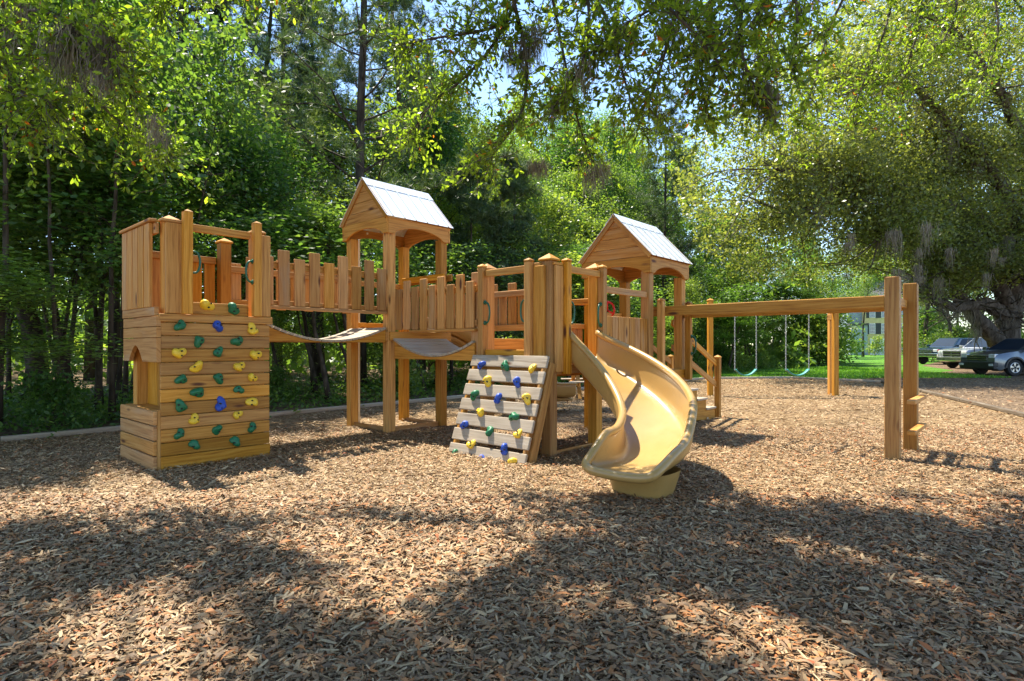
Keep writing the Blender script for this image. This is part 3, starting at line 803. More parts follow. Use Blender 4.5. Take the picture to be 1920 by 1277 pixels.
for k in range(7):
    a = G1 + .02 + k * .16; w_.b(a, a + .135, H0 + .06, H0 + .10, 1.05, 1.66, .6)
w_.b(G1, K0, H0 + .102, H0 + .14, 1.62, 1.70)
w_.build('fence_panel', sl_, gg)
W().b(G1 - .0, K0 + .0, H0 + .10, H0 + .14, 2.0, 2.08).build('top_rail', sl_, gg)

# monkey bars
w_ = W().b(2.70, 2.745, J1 - .10, 6.055, 1.80, 1.947, .45)
mb = w_.build('monkey_bars', wd, play); mb['label'] = 'overhead ladder from the right tower to two posts at far right'
W().b(3.56, 3.605, J1 - .0, 6.12, 1.80, 1.947, .45).build('beam', wd, mb)
W().post(2.70, 2.85, 6.056, 6.206, -.05, 2.165).build('post', wd, mb)
W().post(3.56, 3.71, 6.056 + .066, 6.272, -.05, 2.15).build('post', wd, mb)
for k in range(9):
    v = J1 + .28 + k * .305
    tube_obj('rung', [(2.72, v, 1.875), (3.58, v, 1.875)], 0.017, M['pole'], mb, 8)
for z in (.72, .36):
    W().b(2.72, 3.70, 6.275, 6.36, z - .05, z, .7).build('step_board', sl_, mb)
W().b(2.86, 3.55, 6.13, 6.17, 1.83, 1.93).build('brace', wd, mb)

# stairs down the far side of the right tower
SX = K1 + .05
w_ = W()
stair_v0, stair_v1 = 1.95, 2.95
outl = [(SX, .12), (SX, .77)]
for k in range(4):
    outl += [(SX + .375 * (k + 1), .77 - .19 * k), (SX + .375 * (k + 1), .77 - .19 * (k + 1))]
outl = [(SX, .10)] + [(SX, .75)]
for k in range(4):
    outl.append((SX + .385 * (k + 1), .75 - .19 * k)); outl.append((SX + .385 * (k + 1), max(.0, .75 - .19 * (k + 1))))
outl[-1] = (SX + .385 * 4, -.02); outl.append((SX + .385 * 3.45, -.02))
w_.prism(outl, lambda x, y, k: (x, -(stair_v1 - .04 + .04 * k), y), 0)
st = w_.build('staircase', wd, play, .003); st['label'] = 'four wooden steps with two sloping rails behind the twisting slide'
W().prism(outl, lambda x, y, k: (x, -(stair_v0 + .04 * k), y), 0).build('stringer', wd, st, .003)
for k in range(4):
    W().b(SX + .385 * k - .02, SX + .385 * (k + 1) + .015, stair_v0 - .02, stair_v1 + .025, .752 - .19 * k, .79 - .19 * k, .8).build('tread', gw, st)
    if k: W().b(SX + .385 * k - .0, SX + .385 * k + .02, stair_v0 + .045, stair_v1 - .045, .752 - .19 * k - .0 + .04, .75 - .19 * (k - 1)).build('riser', wd, st)
ex = SX + .385 * 4.35
W().post(ex, ex + .10, stair_v1 - .07, stair_v1 + .03, -.02, 1.12, .035, .006).build('post', wd, st)
W().post(ex, ex + .10, stair_v0 - .03, stair_v0 + .07, -.02, 1.12, .035, .006).build('post', wd, st)
for za, zb_ in ((1.74, 1.00), (1.33, .60)):
    for vv_ in (stair_v1 - .04, stair_v0 + .04):
        W().bar((K1 - .06, vv_, za), (ex + .05, vv_, zb_), .038, .10).build('rail', wd, st)
# ------------------------------------------------------------------ swings, picnic table, house, cars
sf = thing('swing_set', 'timber swing frame of two tall posts and a crossbeam beyond the overhead ladder', 'swing set', (7.05, 15.68, 0))
W().b(-1.85, 1.85, -.05, .05, 2.30, 2.46).build('beam', wd, sf)
for x in (-1.76, 1.62):
    W().post(x, x + .13, -.065, .065, -.05, 2.56, .05, .012).build('post', wd, sf)
W().post(1.70, 1.82, -.42, -.30, -.05, 2.40).build('post', wd, sf)
W().b(1.62, 1.75, -.30, -.066, 2.05, 2.2).build('brace', wd, sf)
def swing(xa, xb, zs, label, m):
    xc = (xa + xb) / 2
    o = thing('swing', label, 'swing', (xc, 15.68, 0)); h = (xb - xa) / 2
    for s in (-1, 1):
        parts = []; z = 2.30; k = 0
        while z > zs + .10:
            pts = [(s * h + (.013 * math.cos(t) if k % 2 else 0), (0 if k % 2 else .013 * math.cos(t)), z - .03 + .03 * math.sin(t)) for t in np.linspace(0, 2 * PI, 9)[:-1]]
            parts.append(tube_np(pts, .006, 4, True)); z -= .046; k += 1
        a, b = join_np(parts); link('chain', np_mesh('chain', a, b, smooth=True), M['chain'], o)
    vs = []; n = 15
    for i in range(n):
        t = -1 + 2 * i / (n - 1); z = zs - .06 + .17 * abs(t) ** 2.2
        for y in (-.07, .07): vs.append((t * h, y, z))
    ff = [(2 * i, 2 * i + 1, 2 * i + 3, 2 * i + 2) for i in range(n - 1)]
    q = link('seat', np_mesh('seat', vs, ff, smooth=True), m, o); q.modifiers.new('thick', 'SOLIDIFY').thickness = .022
    return o
swing(6.02, 6.60, .60, 'teal belt swing on white chains, nearer the stairs', M['seat'])
swing(7.40, 8.02, .60, 'green belt swing on white chains, nearer the far swing post', M['seat'])

pt = thing('picnic_table', 'wooden picnic table with attached benches seen under the twisting slide tower', 'picnic table', (2.35, 15.3, 0), R(4))
w_ = W()
for k in range(5): w_.b(-.95, .95, -.36 + k * .147, -.36 + k * .147 + .138, .71, .75)
w_.build('tabletop', sl_, pt)
for s in (-1, 1):
    w_ = W()
    for k in range(2): w_.b(-.95, .95, s * .68 - .14 + k * .145, s * .68 - .14 + k * .145 + .138, .42, .455)
    w_.build('bench', gw, pt)
    w_ = W()
    for q in (-1, 1): w_.bar((s * .68, q * .20, .70), (s * .68, q * .66, .0), .04, .10, (1, 0, 0))
    w_.b(s * .68 - .06, s * .68 - .022, -.80, .80, .33, .418).b(s * .68 - .06, s * .68 - .022, -.34, .34, .62, .708)
    w_.build('trestle', wd, pt)

# --- house
M['yellow_siding'] = flat_mat('yellow_siding', (0.62, 0.50, 0.24), .7, 0, .2, .05, 3)
M['grey_siding'] = flat_mat('grey_siding', (0.30, 0.35, 0.38), .7, 0, .2, .06, 3)
M['white_trim'] = flat_mat('white_trim', (0.78, 0.78, 0.76), .5, 0, .3, .02)
M['shutter'] = flat_mat('dark_shutter', (0.02, 0.028, 0.03), .5)
M['roof_shingle'] = flat_mat('roof_shingle', (0.10, 0.095, 0.09), .85, 0, .2, .15, 8)
M['window_glass'] = flat_mat('window_glass', (0.10, 0.16, 0.24), .08, 0, .8, .05, 2)
def bx(name, m, parent, x0, x1, y0, y1, z0, z1, bev=0.0):
    o = W().hexa((x0, y0, z0), ((x1 - x0, 0, 0), (0, y1 - y0, 0), (0, 0, z1 - z0))).build(name, m, parent, bev); return o
hs = thing('house', 'yellow house with dark shutters and a grey wing beyond the lawn', 'house', (51.6, 85, 0), R(-6))
bx('wall', M['yellow_siding'], hs, 0, 10.5, 0, 9, 0, 8.0)
bx('wing', M['grey_siding'], hs, -2.0, -.003, .6, 7, 0, 7.6)
bx('porch', M['grey_siding'], hs, -2.6, -.3, -1.6, -.003, 0, 4.3)
bx('porch_roof', M['roof_shingle'], hs, -2.8, -.2, -1.8, -.003, 4.3, 4.55)
for (a, b, c, d, z, hgt) in ((-.5, 11, -.5, 9.5, 8.0, 3.2), (-2.5, -.004, .2, 7.4, 7.6, 1.6)):
    me = bpy.data.meshes.new('roof'); e = min(b - a, d - c) * .3
    me.from_pydata([(a, c, z), (b, c, z), (b, d, z), (a, d, z), (a + e, (c + d) / 2, z + hgt), (b - e, (c + d) / 2, z + hgt)], [], [(3, 2, 1, 0), (0, 1, 5, 4), (1, 2, 5), (2, 3, 4, 5), (3, 0, 4)])
    link('roof', me, M['roof_shingle'], hs)
for xc in (1.1, 2.75, 5.2, 7.6, 9.3):
    for (z0, z1) in ((5.45, 7.05), (3.1, 4.6), (.8, 2.3)):
        if z0 < 1 and xc < 3: continue
        f_ = bx('window', M['white_trim'], hs, xc - .42, xc + .42, -.05, -.002, z0, z1)
        for q in (0, 1):
            for r_ in range(3): bx('pane', M['window_glass'], f_, xc - .36 + q * .37, xc - .01 + q * .37, -.062, -.051, z0 + .06 + r_ * (z1 - z0 - .08) / 3, z0 + .02 + (r_ + 1) * (z1 - z0 - .08) / 3)
        for s in (-1, 1): bx('shutter', M['shutter'], hs, xc + s * .64 - .2, xc + s * .64 + .2, -.04, -.002, z0 - .05, z1 + .05)
bx('garage_door', M['white_trim'], hs, .8, 3.6, -.06, -.002, 0, 2.4)

# --- vehicles: x forward, y left
def paint(name, c, rough=.25, metal=.35): return flat_mat(name, c, rough, metal, .5, .02, 1.5, .8)
M['tyre'] = flat_mat('tyre', (.018, .018, .018), .85)
M['rim'] = flat_mat('alloy', (.55, .56, .57), .3, .9)
M['car_glass'] = flat_mat('tinted_glass', (.012, .026, .055), .3, 0, .12, .1, 1)
M['chrome'] = flat_mat('chrome', (.75, .76, .78), .15, .95)
M['trim'] = flat_mat('black_trim', (.02, .02, .022), .5)
M['lamp'] = flat_mat('lamp_lens', (.72, .76, .80), .1, .2, .8)
M['amber'] = flat_mat('amber_lens', (.7, .06, .02), .2)
def arc(cx, r, n=9): return [(cx + r * math.cos(t), .36 + r * math.sin(t)) for t in np.linspace(PI * 1.02, -.02 * PI, n)]
def vehicle(name, label, loc, rz, P):
    o = thing(name, label, P['cat'], loc, rz, None)
    L, Wd, r = P['L'] / 2, P['W'] / 2, P['r']
    wf, wr = P['wf'], P['wr']; zb = P['zb']
    def arch(cx): return [(cx + (r + .07) * math.cos(t), r + (r + .07) * math.sin(t)) for t in np.linspace(0, PI, 11)]
    top = P['top']          # from front bumper over hood and belt to the tail
    ar1 = [q for q in arch(wf) if q[1] > zb]; ar2 = [q for q in arch(wr) if q[1] > zb]
    bottom = [(-L + .12, zb)] + [(x, z) for x, z in ar2[::-1]] + [(x, z) for x, z in ar1[::-1]] + [(L - .2, zb)]
    out = top + bottom
    out = [out[i] for i in range(len(out))]
    cz = (zb + P['belt']) / 2; n = len(out)
    sl = [(-1.0, .965), (-.985, .99), (-.93, 1.0), (.93, 1.0), (.985, .99), (1.0, .965)]
    vs = []
    for y, s in sl:
        for x, z in out:
            taper = 1 - .07 * max(0, abs(x) / L - .55) ** 1.2 * 2
            shoulder = 1 - .06 * max(0, (z - cz) / (P['belt'] - cz)) ** 2
            vs.append((x * (.5 + .5 * s) , y * Wd * taper * shoulder, cz + (z - cz) * s))
    ff = []
    for i in range(len(sl) - 1):
        for k in range(n):
            j = (k + 1) % n; ff.append((i * n + k, i * n + j, (i + 1) * n + j, (i + 1) * n + k))
    ff.append(tuple(range(n))[::-1]); ff.append(tuple(range((len(sl) - 1) * n, len(sl) * n)))
    me = bpy.data.meshes.new('body'); me.from_pydata(vs, [], ff)
    bm = bmesh.new(); bm.from_mesh(me); bmesh.ops.triangulate(bm, faces=[f for f in bm.faces if len(f.verts) > 4]); bmesh.ops.recalc_face_normals(bm, faces=bm.faces); bm.to_mesh(me); bm.free()
    for p in me.polygons: p.use_smooth = True
    b = link('body', me, P['paint'], o)
    es = b.modifiers.new('split', 'EDGE_SPLIT'); es.split_angle = R(38)
    # cabin
    zb_, zr = P['belt'] - .03, P['H']
    (b0, b1), (r0, r1) = P['cab'], P['roof']; wb, wr_ = Wd * .93, Wd * .76
    def cab(name, m, off, f0, f1, zlo, zhi, parent):
        q = []
        for t in (zlo, zhi):
            xa, xb = b0 + (r0 - b0) * t, b1 + (r1 - b1) * t; w2 = wb + (wr_ - wb) * t; z = zb_ + (zr - zb_) * t
            q.append((xa, xb, w2, z))
        return q
    (xa, xb, w2, z1), (xc, xd, w3, z2) = cab('', None, 0, 0, 1, 0, 1, None)
    vs = [(xa, -w2, z1), (xb, -w2, z1), (xb, w2, z1), (xa, w2, z1), (xc, -w3, z2), (xd, -w3, z2), (xd, w3, z2), (xc, w3, z2)]
    me = bpy.data.meshes.new('cabin'); me.from_pydata(vs, [], [(3, 2, 1, 0), (4, 5, 6, 7), (0, 1, 5, 4), (1, 2, 6, 5), (2, 3, 7, 6), (3, 0, 4, 7)])
    c = link('cabin', me, P['paint'], o); md = c.modifiers.new('bevel', 'BEVEL'); md.width = .07; md.segments = 3
    V = [Vector(v) for v in vs]
    def pane(name, a, b2, c2, d, u0, u1, t0, t1):
        n_ = (V[b2] - V[a]).cross(V[d] - V[a]).normalized() * .012
        pt_ = lambda u, t: tuple((V[a].lerp(V[b2], u)).lerp(V[d].lerp(V[c2], u), t) + n_)
        me = bpy.data.meshes.new(name); me.from_pydata([pt_(u0, t0), pt_(u1, t0), pt_(u1, t1), pt_(u0, t1)], [], [(0, 1, 2, 3)])
        k = link(name, me, M['car_glass'], c); k.modifiers.new('t', 'SOLIDIFY').thickness = .006; return k
    pane('windscreen', 1, 2, 6, 5, .06, .94, .10, .92); pane('rear_window', 3, 0, 4, 7, .1, .9, .2, .9)
    for (a, b2, c2, d) in ((0, 1, 5, 4), (2, 3, 7, 6)):
        for u0, u1 in P['panes']:
            if a == 2: u0, u1 = 1 - u1, 1 - u0
            pane('side_window', a, b2, c2, d, u0, u1, .16, .88)
    # wheels
    for cx in (wf, wr):
        for s in (-1, 1):
            pr = [(.0, -.11), (r * .93, -.11), (r, -.07), (r, .07), (r * .93, .11), (r * .66, .11), (r * .63, .085), (0, .085)]
            vs = []; m = 28
            for rr, y in pr[1:-1]:
                for k in range(m): vs.append((cx + rr * math.cos(2 * PI * k / m), s * (Wd - .13 + y), r + rr * math.sin(2 * PI * k / m)))
            q = len(pr) - 2; ff = [(i * m + k, i * m + (k + 1) % m, (i + 1) * m + (k + 1) % m, (i + 1) * m + k) for i in range(q - 1) for k in range(m)] + [tuple(range(m)), tuple(range((q - 1) * m, q * m))]
            me = bpy.data.meshes.new('wheel'); me.from_pydata(vs, [], ff); wh = link('wheel', me, M['tyre'], o)
            w_ = W(); yy = s * (Wd - .04)
            for k in range(5 if P['cat'] == 'car' else 6):
                t = 2 * PI * k / (5 if P['cat'] == 'car' else 6) + .3
                for dt in (-.16, .16):
                    w_.hexa((cx + .05 * math.cos(t) - .02 * math.sin(t), yy - .012, r + .05 * math.sin(t) + .02 * math.cos(t)), ((r * .56 * math.cos(t + dt), 0, r * .56 * math.sin(t + dt)), (.05 * math.sin(t), 0, -.05 * math.cos(t)), (0, .024, 0)))
            rm = w_.build('rim', M['rim'], wh, .004)
            v1, f1 = tube_np([(cx + r * .60 * math.cos(t), yy, r + r * .60 * math.sin(t)) for t in np.linspace(0, 2 * PI, 25)[:-1]], .022, 6, True)
            link('rim_edge', np_mesh('rim_edge', v1, f1, smooth=True), M['rim'], wh)
            vs = []; ff = []; m = 15
            for k, t in enumerate(np.linspace(0.02, PI - .02, m)):
                for rr in (r + .055, r + .125): vs.append((cx + rr * math.cos(t), s * (Wd * .985 + .012), r + rr * math.sin(t)))
            ff = [(2 * k, 2 * k + 1, 2 * k + 3, 2 * k + 2) for k in range(m - 1)]
            me = bpy.data.meshes.new('wheel_arch'); me.from_pydata(vs, [], ff); k_ = link('wheel_arch', me, P.get('arch', M['trim']), o); k_.modifiers.new('t', 'SOLIDIFY').thickness = .03
    # front
    g0, g1 = P['grille']
    bx('grille', M['trim'], o, L - .06, L + .012, -Wd * .56, Wd * .56, g0, g1, .02)
    w_ = W()
    for k in range(P['bars']):
        z = g0 + (g1 - g0) * (k + .6) / P['bars']; w_.hexa((L + .0, -Wd * .54, z - .016), ((.03, 0, 0), (0, Wd * 1.08, 0), (0, 0, .032)))
    if P.get('cross'): w_.hexa((L + .004, -.03, g0), ((.034, 0, 0), (0, .06, 0), (0, 0, g1 - g0)))
    w_.build('grille_bars', M['chrome'], o, .004)
    bm_ = P['bumper']; bx('bumper', bm_, o, L - .10, L + .07, -Wd * .95, Wd * .95, zb + .06, g0 - .04, .04)
    for s in (-1, 1):
        y0, y1 = (Wd * .58, Wd * .92) if s > 0 else (-Wd * .92, -Wd * .58)
        bx('headlight', M['lamp'], o, L - .22, L - .005, y0, y1, g1 - .20, g1 + P.get('lampup', 0), .03)
        if P.get('fog'):
            bx('fog_lamp_bezel', M['trim'], o, L - .16, L + .075, min(s * Wd * .62, s * Wd * .96), max(s * Wd * .62, s * Wd * .96), zb + .16, zb + .36, .03)
            bx('fog_lamp', M['lamp'], o, L - .14, L + .085, min(s * Wd * .68, s * Wd * .93), max(s * Wd * .68, s * Wd * .93), zb + .20, zb + .31, .02)
        elif P.get('amber'): bx('turn_lamp', M['amber'], o, L - .24, L - .02, min(s * Wd * .93, s * Wd * .99), max(s * Wd * .93, s * Wd * .99), g1 - .16, g1 - .02, .01)
        mx_ = b1 - .25; bx('mirror', P['paint'], o, mx_ - .08, mx_ + .10, min(s * (Wd * .95), s * (Wd + .18)), max(s * (Wd * .95), s * (Wd + .18)), P['belt'] + .0, P['belt'] + .15, .03)
    w_ = W()
    for s in (-1, 1):
        for dx in P['handles']: w_.hexa((dx, s * (Wd * .975) - .015, P['belt'] - .18), ((.16, 0, 0), (0, .03, 0), (0, 0, .03)))
    for q in o.children: pass
    w_.build('door_handles', M['trim'] if P['cat'] != 'car' else P['paint'], o, .004)
    return o
suvtop = [(2.36, .40), (2.37, .78), (2.28, .94), (2.0, 1.02), (1.3, 1.12), (1.05, 1.14), (-2.05, 1.18), (-2.30, 1.10), (-2.36, .70), (-2.33, .36)]
vehicle('parked_car', 'silver grey crossover parked nearest at the right edge, alloy wheels, angular fog lamp', (23.65, 26.75, 0), R(184.5),
        dict(cat='car', L=4.72, W=1.90, H=1.70, r=.37, wf=1.42, wr=-1.30, zb=.24, belt=1.14, top=suvtop, cab=(-2.22, 1.20), roof=(-1.75, .25), paint=paint('graphite_paint', (.13, .15, .175), .28, .6), panes=((.06, .25), (.27, .52), (.54, .86)), grille=(.66, .92), bars=3, bumper=M['trim'], fog=True, lampup=.06, handles=(-.2, -1.15)))
trtop = [(2.78, .55), (2.80, .98), (2.72, 1.14), (2.3, 1.21), (1.25, 1.27), (1.0, 1.28), (-2.7, 1.26), (-2.78, 1.2), (-2.80, .6)]
vehicle('parked_truck', 'dark blue truck with raised suspension and chrome bumper, farthest left of the parked vehicles', (32.3, 42.6, 0), R(198),
        dict(cat='truck', L=5.5, W=1.98, H=1.92, r=.43, wf=1.75, wr=-1.65, zb=.50, belt=1.28, top=[(x * .98, z) for x, z in trtop], cab=(-2.55, 1.15), roof=(-2.35, .30), paint=paint('navy_paint', (.012, .035, .075), .2, .3), panes=((.05, .33), (.36, .58), (.60, .88)), grille=(.86, 1.10), bars=4, bumper=M['chrome'], amber=True, handles=(-.3,), arch=M['chrome']))
vehicle('parked_truck', 'silver pickup with a chrome crossbar grille between the dark blue truck and the grey crossover', (28.6, 34.6, 0), R(190),
        dict(cat='truck', L=5.6, W=2.0, H=1.88, r=.40, wf=1.80, wr=-1.75, zb=.38, belt=1.22, top=[(x, z - .05) for x, z in trtop], cab=(-1.1, 1.15), roof=(-.95, .35), paint=paint('silver_paint', (.38, .40, .44), .3, .4), panes=((.06, .44), (.48, .84)), grille=(.72, 1.05), bars=2, cross=True, bumper=M['chrome'], handles=(.1, -.7)))
vehicle('parked_car', 'bright blue vehicle mostly hidden behind the grey crossover', (28.4, 30.6, 0), R(186),
        dict(cat='car', L=4.9, W=1.92, H=1.84, r=.38, wf=1.5, wr=-1.4, zb=.28, belt=1.16, top=[(x * 1.04, z + .03) for x, z in suvtop], cab=(-2.3, 1.2), roof=(-2.1, .3), paint=paint('blue_paint', (.03, .10, .34), .25, .3), panes=((.06, .3), (.33, .56), (.58, .86)), grille=(.7, .95), bars=3, bumper=M['trim'], handles=(-.2, -1.15)))
# ------------------------------------------------------------------ vegetation
def leaf_mat(name, stops, trans=0.42, rough=0.42, hue=0.03, spec=0.45, tint=(2.6, 2.4, 0.85)):
    m, n, l, p = mat(name)
    at = n.new('ShaderNodeAttribute'); at.attribute_name = 'tone'
    r = ramp(n, stops); l.new(at.outputs['Fac'], r.inputs['Fac'])
    oi = n.new('ShaderNodeObjectInfo'); hs = n.new('ShaderNodeHueSaturation')
    a = n.new('ShaderNodeMapRange'); a.inputs['To Min'].default_value = 0.5 - hue; a.inputs['To Max'].default_value = 0.5 + hue
    l.new(oi.outputs['Random'], a.inputs[0]); l.new(a.outputs[0], hs.inputs['Hue'])
    b = n.new('ShaderNodeMapRange'); b.inputs['To Min'].default_value = 1.25; b.inputs['To Max'].default_value = 0.75
    l.new(oi.outputs['Random'], b.inputs[0]); l.new(b.outputs[0], hs.inputs['Value'])
    l.new(r.outputs[0], hs.inputs['Color']); l.new(hs.outputs[0], p.inputs['Base Color'])
    p.inputs['Roughness'].default_value = rough; p.inputs['Specular IOR Level'].default_value = spec
    if trans:
        t = n.new('ShaderNodeBsdfTranslucent'); mx = n.new('ShaderNodeMixShader'); mx.inputs[0].default_value = trans
        g = n.new('ShaderNodeMix'); g.data_type = 'RGBA'; g.blend_type = 'MULTIPLY'; g.inputs[0].default_value = 1
        l.new(hs.outputs[0], g.inputs[6]); g.inputs[7].default_value = (*tint, 1)
        l.new(g.outputs[2], t.inputs['Color'])
        l.new(p.outputs[0], mx.inputs[1]); l.new(t.outputs[0], mx.inputs[2]); l.new(mx.outputs[0], n['Material Output'].inputs['Surface'])
    return m

def bark_mat(name, a, b, scale=9):
    m, n, l, p = mat(name)
    tc = n.new('ShaderNodeTexCoord'); mp = n.new('ShaderNodeMapping'); mp.inputs['Scale'].default_value = (1, 1, 0.22); l.new(tc.outputs['Object'], mp.inputs[0])
    v = n.new('ShaderNodeTexNoise'); v.inputs['Scale'].default_value = scale; v.inputs['Detail'].default_value = 6; l.new(mp.outputs[0], v.inputs['Vector'])
    r = ramp(n, [(0.35, a), (0.68, b)]); l.new(v.outputs['Fac'], r.inputs['Fac']); l.new(r.outputs[0], p.inputs['Base Color'])
    p.inputs['Roughness'].default_value = 0.9; p.inputs['Specular IOR Level'].default_value = 0.15
    bp = n.new('ShaderNodeBump'); bp.inputs['Strength'].default_value = 0.9; bp.inputs['Distance'].default_value = 0.03
    l.new(v.outputs['Fac'], bp.inputs['Height']); l.new(bp.outputs[0], p.inputs['Normal'])
    return m

M['leaf'] = leaf_mat('forest_leaf', [(0.0, (0.045, 0.09, 0.026)), (0.5, (0.092, 0.165, 0.042)), (0.85, (0.15, 0.23, 0.058)), (1.0, (0.21, 0.29, 0.07))], 0.5)
M['leaf_light'] = leaf_mat('light_leaf', [(0.0, (0.07, 0.13, 0.025)), (0.5, (0.13, 0.22, 0.04)), (1.0, (0.22, 0.31, 0.06))], 0.52)
M['oak_leaf'] = leaf_mat('oak_leaf', [(0.0, (0.085, 0.11, 0.04)), (0.45, (0.15, 0.185, 0.062)), (0.85, (0.22, 0.26, 0.085)), (0.965, (0.27, 0.29, 0.10)), (1.0, (0.30, 0.12, 0.03))], 0.5, 0.38, 0.0)
M['near_leaf'] = leaf_mat('near_oak_leaf', [(0.0, (0.06, 0.10, 0.016)), (0.45, (0.15, 0.215, 0.028)), (0.9, (0.25, 0.32, 0.04)), (0.975, (0.28, 0.32, 0.05)), (1.0, (0.45, 0.13, 0.02))], 0.6, 0.35, 0.0, 0.45, (2.2, 2.3, 0.85))
M['needle'] = leaf_mat('pine_needle', [(0.0, (0.025, 0.055, 0.022)), (0.6, (0.055, 0.10, 0.036)), (1.0, (0.12, 0.17, 0.07))], 0.25, 0.5, 0.01)
M['bark'] = bark_mat('dark_bark', (0.035, 0.027, 0.02), (0.11, 0.088, 0.066))
M['oak_bark'] = bark_mat('oak_bark', (0.045, 0.036, 0.028), (0.15, 0.125, 0.10), 7)
M['moss'] = flat_mat('spanish_moss', (0.24, 0.21, 0.155), 0.95, 0, 0.1, 0.2, 3)

NR = np.random.default_rng(5)
def unit(a): return a / (np.linalg.norm(a, axis=-1, keepdims=True) + 1e-9)

def diamonds(c, L, wd, rng, flat=0.35):
    """one diamond face per leaf; normals lean upward by 'flat'"""
    n = len(c)
    nr = unit(rng.normal(size=(n, 3)) + np.array([0, 0, flat * 2]))
    d = unit(np.cross(nr, rng.normal(size=(n, 3)))); s = np.cross(nr, d)
    L = (L * rng.uniform(0.65, 1.3, (n, 1))); w_ = wd * L
    v = np.stack([c - d * L / 2, c + s * w_ / 2 + d * L * .08, c + d * L / 2, c - s * w_ / 2 + d * L * .08], 1).reshape(-1, 3)
    return v, np.arange(n * 4).reshape(n, 4)

def strips(base, d, nrm, L, wd, prof, curl, rng):
    """leaf / chip: strip of quads, profile prof along the length, curl bends it along nrm"""
    n = len(base); k = len(prof); s = np.cross(nrm, d)
    t = np.linspace(0, 1, k); V = np.zeros((n, k, 2, 3))
    for i in range(k):
        c = base + d * (L * t[i]) + nrm * (curl * L * (4 * (t[i] - .5) ** 2 - 1) * -1)
        V[:, i, 0] = c - s * (wd * prof[i] / 2); V[:, i, 1] = c + s * (wd * prof[i] / 2)
    idx = np.arange(n * k * 2).reshape(n, k, 2)
    F = np.stack([idx[:, :-1, 0], idx[:, :-1, 1], idx[:, 1:, 1], idx[:, 1:, 0]], -1).reshape(-1, 4)
    return V.reshape(-1, 3), F, k - 1

def wander(rng, p, d, L, n, jit, lift=0.0):
    pts = [np.array(p, float)]; d = np.array(d, float)
    for i in range(n):
        d = unit(d + rng.normal(size=3) * jit + np.array([0, 0, lift])); pts.append(pts[-1] + d * L / n)
    return np.array(pts)

def broadleaf(seed, H, z0, spread, r0, n_leaf, leaf, lean=0.03, sig=0.42, profile=None):
    rng = np.random.default_rng(seed)
    tr = wander(rng, (0, 0, -.1), (rng.normal() * lean, rng.normal() * lean, 1), H * .93, 10, 0.045, 0.03)
    rad = r0 * (1 - np.linspace(0, 1, 11) ** 0.9 * 0.86); rad[0] *= 1.35
    tubes = [tube_np(tr, rad, 8)]; tips = []
    nb = int(10 + H * 1.4); az = rng.random() * 6.28
    for k in range(nb):
        t = (k + rng.random() * .7) / nb; z = z0 + (H * .93 - z0) * t
        i = np.searchsorted(tr[:, 2], z) - 1; i = max(0, min(9, i)); f = (z - tr[i, 2]) / (tr[i + 1, 2] - tr[i, 2] + 1e-6); p = tr[i] + (tr[i + 1] - tr[i]) * f
        az += 2.4 + rng.normal() * .4
        pr = profile(t) if profile else (0.55 + 0.55 * math.sin(PI * min(1, t * .8 + .22))) * (1 - .45 * t)
        L = spread * pr * rng.uniform(.7, 1.2)
        br = wander(rng, p, (math.cos(az), math.sin(az), 0.25 + .7 * t), L, 5, 0.16, 0.03)
        rb = max(.012, r0 * .34 * (1 - t * .7)); tubes.append(tube_np(br, np.linspace(rb, rb * .3, 6), 5, caps=False))
        for q in range(4):
            j = 1 + q; a2 = rng.random() * 6.28
            dd = unit(br[min(5, j + 1)] - br[j]) + 0.85 * np.array([math.cos(a2), math.sin(a2), rng.normal() * .5])
            sb = wander(rng, br[j], unit(dd), L * .42 * rng.uniform(.6, 1.2), 3, 0.25)
            tubes.append(tube_np(sb, np.linspace(rb * .4, rb * .15, 4), 4, caps=False))
            tips += [sb[2], sb[3]]
        tips += [br[4], br[5]]
    tips += [tr[-1], tr[-2]]
    tips = np.array(tips)
    wgt = rng.gamma(1.3, 1, len(tips)); wgt /= wgt.sum()
    ii = rng.choice(len(tips), n_leaf, p=wgt)
    off = rng.normal(size=(n_leaf, 3)) * sig * np.array([1, 1, .6])
    c = tips[ii] + off
    tn = np.clip(rng.beta(2, 2.2, n_leaf) * .75 + .3 * (rng.random(len(tips))[ii] - .2), 0, 1)
    v, f = diamonds(c, leaf, .55, rng)
    tv, tf = join_np([t for t in tubes])
    return np_mesh('trunk', tv, tf, smooth=True), np_mesh('crown', v, f, tn)

